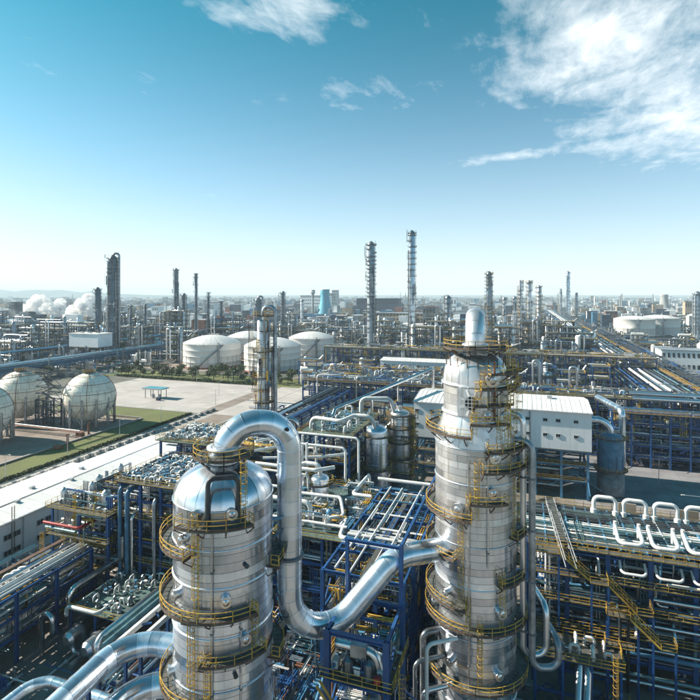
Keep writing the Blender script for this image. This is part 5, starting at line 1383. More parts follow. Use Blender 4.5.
# ------------------------------------------------------------------ storage tanks
def storage_tank(label, c, r, h, rise, courses=4, stair=True, m='tank_white'):
    t = Thing('storage_tank', label, 'tank', (c[0], c[1], 0))
    for k in range(courses):
        b = MB(m); z0 = h * k / courses; z1 = h * (k + 1) / courses
        b.lathe([(r, z0), (r, z1 - 0.3), (r + 0.1, z1 - 0.25), (r + 0.1, z1), (r - 0.1, z1)], 56, c=(c[0], c[1], 0)); t.build('shell_course', b)
    n = 24; b = MB('white_roof')
    pr = [(r + 0.2 - (r + 0.2) * i / 6, h + rise * (1 - (1 - i / 6) ** 2)) for i in range(7)]
    b.lathe(pr, 3, 0, 0.003, 2 * PI / n - 0.003); me = b.mesh('roof_panel')
    for k in range(n): t.part('roof_panel', me, (c[0], c[1], 0), (0, 0, 2 * PI * k / n))
    a0 = facing(c, -30)
    for k in range(28):
        a = 2 * PI * k / 28; t.seg('stiffener', 'box', 'frame', (c[0] + (r + 0.15) * math.cos(a), c[1] + (r + 0.15) * math.sin(a), 0), (c[0] + (r + 0.15) * math.cos(a), c[1] + (r + 0.15) * math.sin(a), h), 0.16)
    if stair:
        b = MB('grey_steel'); pts = [Vector((c[0] + (r + 0.9) * math.cos(a0 + 0.9 * k / 16), c[1] + (r + 0.9) * math.sin(a0 + 0.9 * k / 16), 0.5 + (h - 0.5) * k / 16)) for k in range(17)]
        for p, q in zip(pts[:-1], pts[1:]): b.bar(p, q, 1.1, 0.4); b.bar(p + Vector((0, 0, 1.2)), q + Vector((0, 0, 1.2)), 0.15)
        t.build('stair', b)
    a1 = facing(c, 12); b = MB('grey_pipe'); b.box((c[0] + (r + 0.7) * math.cos(a1), c[1] + (r + 0.7) * math.sin(a1), h / 2), (1.6, 1.6, h), 0, Matrix.Rotation(a1, 3, 'Z')); t.build('cable_riser', b)
    b = MB('frame'); n = 40
    rail_mb(b, [(c[0] + r * math.cos(2 * PI * k / n), c[1] + r * math.sin(2 * PI * k / n), h) for k in range(n + 1)], 1.1, 0, 0.1, 3); t.build('railing', b)
    b = MB('rust_steel'); b.bar((c[0], c[1], h + rise + 0.2), (c[0] + r * math.cos(a1), c[1] + r * math.sin(a1), h + 0.7), 0.8, 0.2); t.build('roof_walkway', b)
    b = MB('brick_red'); b.lathe([(r + 4, 0.1), (r + 4, 1.6), (r + 3.4, 1.6), (r + 3.4, 0.1)], 48, c=(c[0], c[1], 0)); t.build('bund', b)
storage_tank('white domed storage tank leftmost of the group of four', (-275.8, 410), 26.0, 21, 7)
storage_tank('white domed storage tank standing behind the slender column', (-276, 478), 23, 21, 6)
storage_tank('white domed storage tank nearest camera right of slender column', (-211, 406), 24.8, 21, 7)
storage_tank('white domed storage tank at the right end of the group of four', (-208, 486), 23, 21.5, 6)
storage_tank('wide pale low tank in the hazy distance at right', (162, 905), 29, 27, 5, 2)
storage_tank('wide pale low tank overlapping its left neighbour far right', (207, 955), 30, 27, 5, 2)
storage_tank('small white domed tank behind the group of four tanks', (-170, 640), 13, 14, 5, 2, False)
storage_tank('small white domed tank left of the two tall thin columns', (-226, 640), 12, 14, 5, 2, False)
storage_tank('small white domed tank right of the two tall thin columns', (-140, 700), 14, 14, 5, 2, False)
storage_tank('small white round tank at the far right edge', (330, 1180), 24, 24, 6, 2, False)

# ------------------------------------------------------------------ long pipe bridge behind the spheres
t = Thing('pipe_bridge', 'long straight pale blue pipe bridge behind the spherical tanks', 'pipe bridge', (-370, 400, 0))
for k in range(7): t.seg('pipe', 'cyl', ['light_blue_steel', 'silver', 'white_pipe', 'teal_pipe', 'light_blue_steel', 'grey_pipe', 'silver'][k], (-375 + 1.7 * k, 150, 12.2), (-375 + 1.7 * k, 560, 12.2), 0.7)
for k in range(6): t.seg('pipe', 'cyl', 'light_blue_steel', (-374 + 1.7 * k, 150, 8.2), (-374 + 1.7 * k, 560, 8.2), 0.5)
t.box('fascia_beam', 'light_blue_steel', (-363, 355, 11), (0.5, 410, 1.1)); t.box('fascia_beam', 'light_blue_steel', (-377, 355, 11), (0.5, 410, 1.1)); t.box('fascia_beam', 'light_blue_steel', (-363, 355, 7.4), (0.5, 410, 0.6))
for k in range(35):
    y = 152 + 12 * k
    for x in (-376.5, -363.5): t.seg('column', 'ibeam', 'light_blue_steel', (x, y, 0), (x, y, 11), 0.6)
    for z in (7.2, 10.6): t.seg('beam', 'ibeam', 'light_blue_steel', (-376.2, y, z), (-363.8, y, z), 0.5)
    t.seg('brace', 'box', 'light_blue_steel', (-363.5, y, 7.4), (-363.5, y + 12, 11), 0.25)
t = Thing('pipe_bridge', 'second pale blue pipe bridge leading toward the group of white tanks', 'pipe bridge', (-440, 540, 0))
for k in range(5): t.seg('pipe', 'cyl', 'light_blue_steel', (-450 + 1.7 * k, 330, 13), (-450 + 1.7 * k, 820, 13), 0.6)
for k in range(26):
    for x in (-452, -441): t.seg('column', 'ibeam', 'far_steel', (x, 330 + 19 * k, 0), (x, 330 + 19 * k, 12.4), 0.6)
    t.seg('beam', 'ibeam', 'far_steel', (-452, 330 + 19 * k, 12), (-441, 330 + 19 * k, 12), 0.5)

# ------------------------------------------------------------------ far columns and chimneys
def far_column(label, x, y, h, r, plats=9, m='grey_pipe', loop=False, scaff=False):
    c = (x, y)
    t = Thing('column', label, 'column', (x, y, 0))
    b = MB(m); b.lathe([(r * 1.15, 0), (r * 1.15, h * 0.12), (r, h * 0.16), (r, h - r * 1.2), (r * 0.8, h - r * 0.6), (r * 0.3, h - r * 0.1), (0, h)], 20, c=(x, y, 0)); t.build('shell', b)
    for k in range(plats):
        z = h * (0.12 + 0.86 * (k + 0.5) / plats) if k else h - r
        a0 = rnd.uniform(0, 360); full = rnd.random() < 0.45
        b = MB(['grating', 'yellow' if scaff else 'grey_steel'])
        aa0, aa1 = (0, 2 * PI) if full else (R(a0), R(a0 + rnd.uniform(140, 230)))
        n = 14; ro = r + 1.5
        b.lathe([(r, 0), (ro, 0), (ro, 0.25), (r, 0.25)], n, 0, aa0, aa1, (x, y, z), False)
        for i in range(n):
            p = Vector((x + ro * math.cos(aa0 + (aa1 - aa0) * i / n), y + ro * math.sin(aa0 + (aa1 - aa0) * i / n), z)); q = Vector((x + ro * math.cos(aa0 + (aa1 - aa0) * (i + 1) / n), y + ro * math.sin(aa0 + (aa1 - aa0) * (i + 1) / n), z))
            b.bar(p, p + Vector((0, 0, 1.3)), 0.14, None, 1); b.bar(p + Vector((0, 0, 1.3)), q + Vector((0, 0, 1.3)), 0.16, None, 1)
        t.build('platform', b)
    for k in range(2):
        a = facing(c, rnd.choice((-70, 70, 30, -30))); e = Vector((math.cos(a), math.sin(a), 0)); p = Vector((x, y, 0)) + e * (r + 0.7)
        t.seg('riser_pipe', 'cyl', rnd.choice(('silver', 'grey_pipe')), p + Vector((0, 0, 2)), p + Vector((0, 0, h * rnd.uniform(0.75, 0.98))), max(0.3, r * 0.13))
    dense(t, x - r - 1.6, x + r + 1.6, y - r - 1.6, y - r, h * 0.1, h, int(h * 0.6), (0.2, 0.1, 0.7), (0.08, 0.2), (2, 8), ('grey_steel', 'silver', 'grey_pipe', 'dark_pipe', 'yellow' if scaff else 'grey_steel'))
    a = facing(c, 85); e = Vector((math.cos(a), math.sin(a), 0)); b = MB('grey_steel'); ladder_mb(b, Vector((x, y, 1)) + e * (r + 0.5), Vector((x, y, h)) + e * (r + 0.5), e, 0.8, False, 0.18); t.build('ladder', b)
    if loop:
        t.pipe('grey_pipe', [(x, y, h - 2), (x, y, h + r * 0.25), (x + r * 1.25, y + r * 0.5, h + r * 0.25), (x + r * 1.25, y + r * 0.5, h * 0.15)], r * 0.25, r * 0.6, name='overhead_pipe')
    return t
FC = [('massive dark column with looped top at the left horizon', -395.9, 414.2, 106, 4.5, 16, 1), ('shorter dark column left of the massive looped column', -505, 503, 74.8, 3.5, 9, 0), ('tall column left of two needle stacks', -516, 669, 106.6, 3.4, 15, 0), ('stout shorter column touching the right of the tall column', -491.6, 656.3, 67.5, 3.9, 8, 0), ('thin needle stack right of the stout column', -456, 636.7, 96.8, 2.0, 5, 0), ('thin short needle stack, second from the stout column', -363, 531, 68.4, 1.5, 4, 0), ('thin short needle stack, third from the stout column', -337, 518.9, 57.8, 1.3, 4, 0),
 ('thick column with looped head seen above slender column', -315.8, 568.4, 62, 4.4, 7, 1), ('column left of the teal cooling tower', -339.9, 687, 70.5, 3.4, 8, 0), ('tall thin platformed column left of the tallest one', -136.6, 460.6, 115.7, 3.7, 17, 0), ('tallest thin silver column in the picture', -108.6, 512.4, 131, 3.3, 12, 0), ('stubby column right of the tallest thin column', -91, 645, 64.8, 4.0, 6, 0), ('ochre platformed column behind the crown duct of right tower', -33.3, 517, 88.5, 2.7, 14, 0), ('short slim column just right of crown duct', -23.3, 626, 62.5, 2.0, 8, 0), ('second short slim column right of crown duct', -12, 649.7, 63.6, 2.0, 8, 0),
 ('leftmost of three equal slim columns right of right tower', -5.2, 590, 81.3, 2.1, 11, 0), ('middle of three equal slim columns right of right tower', 4.0, 572, 80.8, 2.2, 11, 0), ('rightmost of three equal slim columns right of right tower', 13.5, 554, 75.1, 2.1, 10, 0), ('tall lone flare stack over the silver pipe corridor', 103.3, 1409, 124.4, 4.2, 9, 0), ('short stack left of the lone flare stack', 86, 1404, 80, 2.6, 3, 0), ('short stack right of the lone flare stack', 124, 1415, 70, 2.4, 3, 0), ('slim column behind the teal tower', -371, 824, 57, 2.4, 5, 0), ('slim dark pole column right of massive looped column', -408, 452, 54, 1.4, 4, 0), ('second slim dark pole column right of massive looped column', -421, 490, 54.3, 1.5, 4, 0), ('pale column cut by the right picture edge', 223, 815, 70, 5.2, 7, 0)]
for (lb, x, y, h_, r_, n, lp) in FC:
    far_column(lb, x, y, h_, r_, int(n * 1.6), 'silver' if 'silver' in lb else 'clad_dull' if 'slim col' in lb else 'far_column' if x < -300 else 'grey_pipe', bool(lp), 'ochre' in lb or 'slim columns' in lb)
def hyper(label, x, y, h, r, m, name='cooling_tower', cat='cooling tower'):
    t = Thing(name, label, cat, (x, y, 0))
    b = MB(m); b.lathe([(r * (0.70 + 0.75 * max(0.0, 1 - i / 9) ** 1.6 + (0.02 * (i - 9) if i > 9 else 0)), h * i / 12) for i in range(13)] + [(r * 0.70, h * 1.0), (r * 0.68, h * 0.9)], 36, c=(x, y, 0)); t.build('shell', b)
    b = MB('white_pipe'); b.lathe([(r * 0.76, h * 0.985), (r * 0.80, h * 0.985), (r * 0.80, h * 1.01), (r * 0.76, h * 1.01)], 36, c=(x, y, 0)); t.build('rim', b)
    return t
hyper('bright teal cooling tower on the horizon left of the tall columns', -591, 1488, 80, 19, 'cool_teal')
hyper('grey cooling tower on the hazy horizon at right', 488, 2174, 64, 18, 'cool_grey')
t = Thing('water_tower', 'mushroom shaped water tower left of the teal cooling tower', 'water tower', (-588, 1384, 0))
b = MB('cool_grey'); b.lathe([(3.5, 0), (2.6, 50), (2.8, 62), (7, 70), (7.2, 74), (5, 78), (0, 79)], 24, c=(-588, 1384, 0)); t.build('shaft', b)
b = MB('white_wall'); b.lathe([(7.25, 70.4), (7.4, 70.4), (7.4, 73.6), (7.25, 73.6)], 24, c=(-588, 1384, 0)); t.build('rim', b)

# ------------------------------------------------------------------ process units of the middle distance
def unit_block(x, y, wx, wy, h, label, grp, m='far_steel', cols=2):
    t = Thing('process_unit', label, 'structure', (x, y, 0), grp)
    nz = max(2, int(h / 6)); nx = max(1, int(wx / 7)); ny = max(1, int(wy / 7))
    b = MB(m)
    for i in range(nx + 1):
        for j in range(ny + 1): 
            hh = h * (1 if rnd.random() < 0.8 else 0.7); b.bar((x - wx / 2 + wx * i / nx, y - wy / 2 + wy * j / ny, 0), (x - wx / 2 + wx * i / nx, y - wy / 2 + wy * j / ny, hh), 0.55)
    for k in range(1, nz + 1):
        z = h * k / nz
        for i in range(nx + 1): b.bar((x - wx / 2 + wx * i / nx, y - wy / 2, z - 0.3), (x - wx / 2 + wx * i / nx, y + wy / 2, z - 0.3), 0.45)
        for j in range(ny + 1): b.bar((x - wx / 2, y - wy / 2 + wy * j / ny, z - 0.28), (x + wx / 2, y - wy / 2 + wy * j / ny, z - 0.28), 0.45)
        if rnd.random() < 0.6: b.bar((x - wx / 2, y - wy / 2, z - h / nz), (x - wx / 2 + wx / nx, y - wy / 2, z), 0.3)
    t.build('steel_frame', b)
    for k in range(1, nz + 1):
        z = h * k / nz
        if rnd.random() < 0.75:
            fx = rnd.uniform(0.5, 1); t.box('deck', 'grating', (x - wx / 2 * (1 - fx) * rnd.choice((-1, 1)), y, z + 0.1), (wx * fx, wy, 0.2))
            b = MB('yellow'); rail_mb(b, [(x - wx / 2, y - wy / 2, z + 0.2), (x + wx / 2, y - wy / 2, z + 0.2), (x + wx / 2, y + wy / 2, z + 0.2)], 1.2, 0, 0.13, 3); t.build('railing', b)
    for k in range(cols + rnd.randrange(3)):
        r_ = rnd.uniform(1.0, 2.4); hh = h * rnd.uniform(0.5, 1.25); xx = x + rnd.uniform(-0.55, 0.55) * wx; yy = y + rnd.uniform(-0.5, 0.5) * wy
        b = MB(rnd.choice(('silver', 'clad_dull', 'grey_pipe', 'white_pipe'))); b.lathe([(r_, 0), (r_, hh - r_ * 0.7), (r_ * 0.8, hh - r_ * 0.25), (0, hh)], 16, c=(xx, yy, 0)); t.build('vessel', b)
    for k in range(4):
        z = h * rnd.randrange(1, nz + 1) / nz; yy = y + rnd.uniform(-0.5, 0.5) * wy
        t.pipe(rnd.choice(('silver', 'white_pipe', 'grey_pipe')), [(x - wx * 0.7, yy, z + 0.8), (x + wx * rnd.uniform(0.2, 0.6), yy, z + 0.8), (x + wx * 0.6, yy, z + rnd.choice((-5, 4)))], rnd.uniform(0.3, 0.7), 1.5, 8)
    if rnd.random() < 0.6:
        r_ = rnd.uniform(1.2, 2.2); z = h * rnd.randrange(1, nz + 1) / nz + r_; b = MB(rnd.choice(('white_pipe', 'silver', 'grey_pipe'))); b.cyl((x - wx * 0.4, y - wy * 0.3, z), (x + wx * 0.3, y - wy * 0.3, z), r_, 16); t.build('drum', b)
    if rnd.random() < 0.5:
        xx = x + rnd.uniform(-0.5, 0.5) * wx; t.pipe('silver', [(xx, y - wy / 2 - 1, 2), (xx, y - wy / 2 - 1, h + 4), (xx + 4, y - wy / 2 - 1, h + 4), (xx + 4, y - wy / 2 - 1, 4)], 0.7, 1.8, 10)
def clear(x, y):
    if -320 < x < -150 and y < 530: return False
    if 50 < x < 112: return False
    if -380 < x < -355 and y < 560: return False
    if x > -160 and y < 420: return False
    return True
def scatter(nrow, px0, px1, d0, d1, h0, h1, label, grp, m='far_steel', wmul=1.0):
    k = 0; tries = 0
    while k < nrow and tries < nrow * 6:
        tries += 1
        u = (rnd.uniform(px0, px1) - 350) / 512; D = rnd.uniform(d0, d1)
        x = D * (-math.sin(YAW) + math.cos(YAW) * u); y = D * (math.cos(YAW) + math.sin(YAW) * u)
        if not clear(x, y): continue
        unit_block(x, y, rnd.uniform(14, 34) * wmul, rnd.uniform(10, 22) * wmul, rnd.uniform(h0, h1), label, grp, m); k += 1
scatter(17, -30, 185, 500, 640, 14, 36, 'hazy blue grey process unit behind the long pipe bridge', 'process units behind the pipe bridge')
scatter(12, -30, 190, 660, 900, 16, 40, 'faint process unit of steel decks on the far left', 'faint process units at far left')
scatter(16, 150, 345, 580, 900, 18, 42, 'hazy process unit of decks and drums behind the white tanks', 'process units behind the white tanks')
scatter(22, 330, 520, 430, 760, 14, 38, 'hazy process unit behind the far cross rack, left of right tower', 'process units behind the far cross rack')
scatter(22, 500, 590, 430, 900, 14, 36, 'hazy process unit around the slim columns right of right tower', 'process units around the slim columns')
scatter(18, 630, 730, 560, 1400, 8, 20, 'low hazy process unit right of the silver pipe corridor', 'process units right of the corridor')
for k in range(14): 
    x = -150 + 16 * k + rnd.uniform(-3, 3)
    unit_block(x, rnd.uniform(325, 355), rnd.uniform(9, 14), rnd.uniform(9, 14), rnd.uniform(9, 22), 'blue process unit in the gap between the two cross racks', 'process units between the cross racks', 'blue_steel', 2)
for (x, y, h_) in ((-95, 200, 17), (-95, 182, 14), (-98, 165, 12), (-96, 146, 12), (-20, 215, 15), (0, 216, 13), (-45, 222, 16), (-60, 215, 18), (-55, 190, 14)):
    unit_block(x, y, 13, 12, h_, 'blue process unit crammed between the racks before the broad cross rack', 'process units before the broad cross rack', 'blue_steel', 1)
for (x, y, h_) in ((135, 590, 12), (165, 600, 9), (195, 625, 14), (130, 650, 10), (160, 690, 12), (215, 690, 10), (185, 740, 9), (140, 760, 12), (235, 770, 12), (118, 800, 10), (205, 810, 8)):
    unit_block(x, y, rnd.uniform(16, 28), rnd.uniform(12, 20), h_, 'low process unit between the corridor and the far right tanks', 'process units before the far right tanks', 'far_steel', 2)
# low buildings
def simple_building(label, x, y, wx, wy, h, m='far_wall', roof='far_roof', rows=2, grp=None, cols=None, winm='pane'):
    t = Thing('building', label, 'building', (x, y, 0), grp)
    t.box('wall', m, (x, y, h / 2), (wx, wy, h)); t.box('roof', roof, (x, y, h + 0.4), (wx + 1.2, wy + 1.2, 0.78))
    n = cols or max(2, int(wx / 7))
    for j in range(rows):
        for i in range(n): t.box('window', winm, (x - wx / 2 + wx * (i + 0.5) / n, y - wy / 2 - 0.03, h * (j + 0.6) / rows), (wx / n * 0.5, 0.12, h / rows * 0.38))
    return t
t = Thing('pump_house', 'white flat roofed house on stilts behind the long pipe bridge', 'building', (-404, 394, 0))
for k in range(6): t.box('wall_panel', 'white_wall', (-419 + 6 * k, 394, 21), (5.96, 18, 12))
t.box('roof', 'white_roof', (-404, 394, 27.4), (37, 19, 0.7)); t.box('floor_slab', 'concrete', (-404, 394, 14.7), (36.4, 18.4, 0.6))
for x in range(-421, -386, 6):
    for y in (386, 402): t.seg('leg', 'box', 'far_steel', (x, y, 0), (x, y, 14.4), 0.6)
for k in range(3): t.box('roof_vent', 'frame', (-415 + 10 * k, 394, 28.2), (3, 3, 1.0))
simple_building('white sided workshop with pale roof right of the corridor', 124, 500, 32, 22, 19, 'white_wall', 'far_roof', 2, None, 9)
simple_building('long teal sided workshop at the right edge with pale roof', 176, 512, 66, 22, 17, 'teal_roof', 'far_roof', 2, None, 14)
b = MB('white_roof'); b.lathe([(11, 0), (11, 20), (8, 23), (0, 25)], 24, c=(160, 545, 0)); solo('roof_dome', b, 'low white dome rising behind the long teal workshop', 'dome', org=(160, 545, 0))
simple_building('long tan office block left of the tall thin columns', -250, 1050, 150, 30, 26, 'far_tan', 'far_roof', 3)
simple_building('tan office block behind the tall thin columns', -130, 1120, 90, 30, 24, 'far_tan', 'far_roof', 3)
simple_building('white block with dark windows behind the water tower', -730, 1750, 110, 40, 60, 'white_wall', 'far_roof', 5)
simple_building('pale two part block on the horizon above the tank group', -900, 2300, 60, 40, 70, 'far_wall', 'far_roof', 4)
simple_building('narrow pale tower block beside the two part block', -860, 2300, 25, 30, 84, 'far_wall', 'far_roof', 6)
simple_building('small brick red gabled block far right of corridor', 190, 1330, 26, 18, 26, 'brick_red', 'white_roof', 2)
simple_building('dark long factory on the horizon right of teal tower', -420, 1500, 130, 40, 52, 'far_steel', 'far_steel', 2)
# the far town
cnt = 0
while cnt < 290:
    px_ = rnd.uniform(-20, 720); u = (px_ - 350) / 512; D = 900 * (6.0 ** rnd.random())
    x = D * (-math.sin(YAW) + math.cos(YAW) * u); y = D * (math.cos(YAW) + math.sin(YAW) * u)
    if 45 < x < 122 and y < 1700: continue
    if abs(x - 180) < 120 and 700 < y < 1080: continue
    k = rnd.choice((0, 0, 0, 1, 2, 2)); j = rnd.choice((0, 0, 1, 1, 2)); zone = 'left third' if px_ < 233 else 'middle third' if px_ < 466 else 'right third'
    wide = rnd.random() < 0.35
    lb = 'small %s %s with %s roof in the far town, %s of picture' % (('pale', 'tan', 'grey')[k], 'wide hall' if wide else 'block', ('blue grey', 'white', 'red')[j], zone)
    simple_building(lb, x, y, rnd.uniform(40, 80) if wide else rnd.uniform(10, 28), rnd.uniform(10, 30), rnd.uniform(5, 11) if wide else min(rnd.uniform(5, 16) + rnd.random() ** 8 * 50, 50), ('white_wall', 'far_tan', 'far_wall')[k], ('far_roof', 'white_roof', 'brick_red')[j], 2 if D < 1600 else 1, lb[6:], 4 if D < 1600 else 2)
    cnt += 1
# the smallest houses, sheds and yards of the plain, past counting
b = MB(['white_wall', 'far_wall', 'far_tan', 'far_roof', 'far_steel', 'light_blue_steel', 'brick_red']); rr = random.Random(21)
for k in range(5200):
    u = (rr.uniform(-40, 740) - 350) / 512; D = 820 * (11.0 ** (rr.random() ** 0.85)); x = D * (-math.sin(YAW) + math.cos(YAW) * u); y = D * (math.cos(YAW) + math.sin(YAW) * u)
    if 45 < x < 122 and y < 1700: continue
    if abs(x - 180) < 100 and 780 < y < 1060: continue
    wx, wy, hh = rr.uniform(5, 26), rr.uniform(5, 20), rr.uniform(3, 9) + rr.random() ** 6 * 26; g = 1 + D / 5000
    b.box((x, y, hh / 2), (wx * g, wy * g, hh), rr.choice((0, 0, 1, 1, 2, 3, 4, 4, 5, 6)))
    if rr.random() < 0.5: b.box((x + wx * g * 0.2, y, hh + 0.5), (wx * g * 0.5, wy * g * 0.6, 1.2), rr.choice((0, 3)))
solo('far_settlement', b, 'countless tiny houses and sheds of the hazy plain below horizon', 'settlement', kind='stuff')
# low pipework and equipment that fills the ground between the far units
b = MB(['far_steel', 'far_steel', 'grey_pipe', 'white_pipe', 'silver', 'light_blue_steel', 'grating', 'yellow', 'leaf_far'])
for k in range(9000):
    u = (rr.uniform(-40, 640) - 350) / 512; D = rr.uniform(400, 1150); x = D * (-math.sin(YAW) + math.cos(YAW) * u); y = D * (math.cos(YAW) + math.sin(YAW) * u)
    if not clear(x, y) or (-470 < x < -440) or (x > -160 and y < 395): continue
    mi = rr.choice((0, 0, 1, 1, 2, 2, 3, 4, 5, 6, 8)); tp = rr.random(); z = rr.uniform(0.5, 14) * rr.random() + 0.5
    if tp < 0.4: l_ = rr.uniform(8, 40); d_ = rr.choice(((l_, 0, 0), (0, l_, 0))); b.bar((x, y, z), (x + d_[0], y + d_[1], z), rr.uniform(0.4, 1.0), None, mi)
    elif tp < 0.65: b.bar((x, y, 0), (x, y, rr.uniform(5, 18)), rr.uniform(0.4, 1.2), None, mi)
    elif tp < 0.8: b.box((x, y, z / 2), (rr.uniform(3, 9), rr.uniform(3, 9), z), mi)
    elif tp < 0.9: r_ = rr.uniform(1, 3); b.cyl((x, y, 0), (x, y, rr.uniform(3, 12)), r_, 10, rr.choice((2, 3, 4)))
    else: b.cyl((x, y, 3), (x + rr.uniform(5, 12), y, 3), rr.uniform(0.8, 1.6), 8, rr.choice((2, 3, 4)))
solo('far_pipework', b, 'dense low pipework and equipment carpeting the ground between far units', 'pipework', kind='stuff')
# small chimneys of the far town
for k in range(26):
    u = (rnd.choice((rnd.uniform(540, 700), rnd.uniform(0, 700))) - 350) / 512; D = rnd.uniform(1500, 4200)
    x = D * (-math.sin(YAW) + math.cos(YAW) * u); y = D * (math.cos(YAW) + math.sin(YAW) * u)
    h_ = rnd.uniform(40, 85); b = MB('cool_grey'); b.lathe([(3.2, 0), (2.0, h_ - 3), (2.6, h_ - 2), (2.6, h_), (1.2, h_)], 14, c=(x, y, 0)); solo('chimney', b, 'thin faint chimney among the far hazy town', 'chimney', 'chimneys of the far town', org=(x, y, 0))
# far woods: leaf clumps as one mass
b = MB('leaf_far'); rr = random.Random(11)
for k in range(420):
    u = (rr.uniform(-30, 730) - 350) / 512; D = 850 * (9 ** rr.random()); x = D * (-math.sin(YAW) + math.cos(YAW) * u); y = D * (math.cos(YAW) + math.sin(YAW) * u)
    if 45 < x < 122 and y < 1700: continue
    ln = rr.uniform(20, 120) * (1 + D / 3000)
    for j in range(26):
        p = Vector((x + rr.uniform(-0.5, 0.5) * ln, y + rr.uniform(-9, 9), rr.uniform(0.5, 9))); q = Quaternion((rr.random(), rr.random(), rr.random()), rr.uniform(0, 6)); s_ = rr.uniform(2, 5)
        b.add([p + q @ Vector(w_) * s_ for w_ in ((-1, 0, 0), (0, -0.8, 0.2), (1, 0, 0), (0, 0.8, -0.2), (0, 0, 0.9))], [(0, 1, 2, 3), (0, 1, 4), (2, 3, 4)])
solo('far_woods', b, 'dark scattered woods and hedgerows of the hazy plain', 'woods', kind='stuff')
# hills on the left horizon
b = MB('leaf_far'); pts = []
for k in range(61):
    x = -13500 + 170 * k; y = 9200 + 500 * math.sin(k * 0.4)
    hh = 130 * math.exp(-((k - 14) / 16) ** 2) * (1 + 0.25 * math.sin(k * 0.9) + 0.15 * math.sin(k * 2.3)) + 10
    pts += [(x, y - 900, -5), (x, y, hh), (x, y + 1500, -5)]
b.add(pts, [(3 * k + i, 3 * k + 3 + i, 3 * k + 4 + i, 3 * k + 1 + i) for k in range(60) for i in (0, 1)], 0, True)
solo('hills', b, kind='structure')

# ------------------------------------------------------------------ steam
def steam(label, c, puffs):
    m = bpy.data.materials.new('steam'); m.use_nodes = True; t = m.node_tree; t.nodes.clear()
    vol = N('ShaderNodeVolumePrincipled', t); vol.inputs['Color'].default_value = (1, 1, 1, 1)
    no = N('ShaderNodeTexNoise', t); no.inputs['Scale'].default_value = 0.075; no.inputs['Detail'].default_value = 6; no.inputs['Roughness'].default_value = 0.6
    g = N('ShaderNodeNewGeometry', t); L(g.outputs['Position'], no.inputs['Vector'], t)
    d_ = math_('MULTIPLY', math_('SUBTRACT', no.outputs[0], 0.43, t), 2.2, t, True); L(d_, vol.inputs['Density'], t)
    out = N('ShaderNodeOutputMaterial', t); L(vol.outputs[0], out.inputs['Volume'], t)
    MATS['steam_' + label] = m
    b = MB('steam_' + label); rr = random.Random(len(label))
    import bmesh
    for (x, y, z, r_) in puffs:
        bm = bmesh.new(); bmesh.ops.create_icosphere(bm, subdivisions=3, radius=r_)
        for v in bm.verts: v.co *= 1 + 0.18 * math.sin(v.co.x * 0.5 + v.co.z * 0.4 + x) * math.cos(v.co.y * 0.45 + v.co.z * 0.3)
        b.add([v.co + Vector((x, y, z)) for v in bm.verts], [[v.index for v in f.verts] for f in bm.faces], 0, True); bm.free()
    solo('steam', b, label, 'steam', kind='stuff', org=c)
def pu(px, D, z, r_):
    u = (px - 350) / 512; return (D * (-math.sin(YAW) + math.cos(YAW) * u), D * (math.cos(YAW) + math.sin(YAW) * u), z, r_)
steam('white steam cloud drifting at the far left horizon', pu(40, 1100, 0, 0)[:3], [pu(24, 1100, 24, 18), pu(32, 1095, 30, 22), pu(40, 1100, 38, 26), pu(48, 1105, 28, 20), pu(57, 1100, 32, 17), pu(60, 1100, 44, 13)])
steam('white steam plume left of the massive looped column', pu(78, 1150, 0, 0)[:3], [pu(70, 1150, 20, 16), pu(77, 1150, 28, 20), pu(83, 1150, 40, 19), pu(88, 1150, 54, 14), pu(92, 1150, 26, 14)])

# ------------------------------------------------------------------ clutter on the paving: pumps, drums, low pipes
def pump(x, y, rz, label, grp):
    t = Thing('pump_skid', label, 'pump', (x, y, 0), grp)
    t.o.rotation_euler = (0, 0, rz)
    if 'pump' not in CACHE:
        b = MB('concrete'); b.box((0, 0, 0.25), (3.6, 1.6, 0.5)); c1_ = b.mesh('plinth')
        b = MB('light_blue_steel'); b.cyl((-1.5, 0, 1.1), (0.1, 0, 1.1), 0.55, 14); b.box((-0.7, 0, 1.75), (0.6, 0.5, 0.3)); c2_ = b.mesh('motor')
        b = MB('grey_pipe'); b.cyl((0.5, 0, 1.1), (1.3, 0, 1.1), 0.7, 14); b.cyl((0.9, 0, 1.1), (0.9, 0, 3.2), 0.25, 10); b.cyl((1.3, 0, 1.1), (2.4, 0, 1.1), 0.3, 10); c3_ = b.mesh('pump_casing')
        CACHE['pump'] = (c1_, c2_, c3_)
    for n, me in zip(('plinth', 'motor', 'pump_casing'), CACHE['pump']): t.part(n, me)
for k in range(40):
    x = rnd.choice((rnd.uniform(-84, -46), rnd.uniform(-30, 30))); y = rnd.uniform(52, 92)
    if (x - LT[0]) ** 2 + (y - LT[1]) ** 2 < 90 or (x - RT[0]) ** 2 + (y - RT[1]) ** 2 < 90: continue
    pump(x, y, rnd.choice((0, PI / 2)), 'small pump skid on the shaded paving between the structures', 'pump skids on the paving')
lo = Thing('ground_pipework', 'maze of low silver pipes on dark paving below the big duct', 'pipes', (-20, 72, 0))
for k in range(26):
    x = rnd.uniform(-27, -9); y = rnd.uniform(50, 74); z = rnd.uniform(0.8, 6)
    lo.pipe(rnd.choice(('silver', 'grey_pipe', 'silver', 'teal_pipe')), [(x, y, 0.2), (x, y, z), (x + rnd.uniform(-8, 8), y, z), (x + rnd.uniform(-8, 8), y + rnd.uniform(3, 10), z)], rnd.uniform(0.18, 0.45), 0.9, 9)
lo.pipe('silver', [(-26.5, 61, 1), (-26.5, 61, 7.5), (-24.5, 57, 9.5), (-24.5, 54, 9.5)], 0.75, 1.9); lo.pipe('silver', [(-25, 66, 0.5), (-25, 64, 6), (-23.4, 58, 11)], 0.7, 1.9)
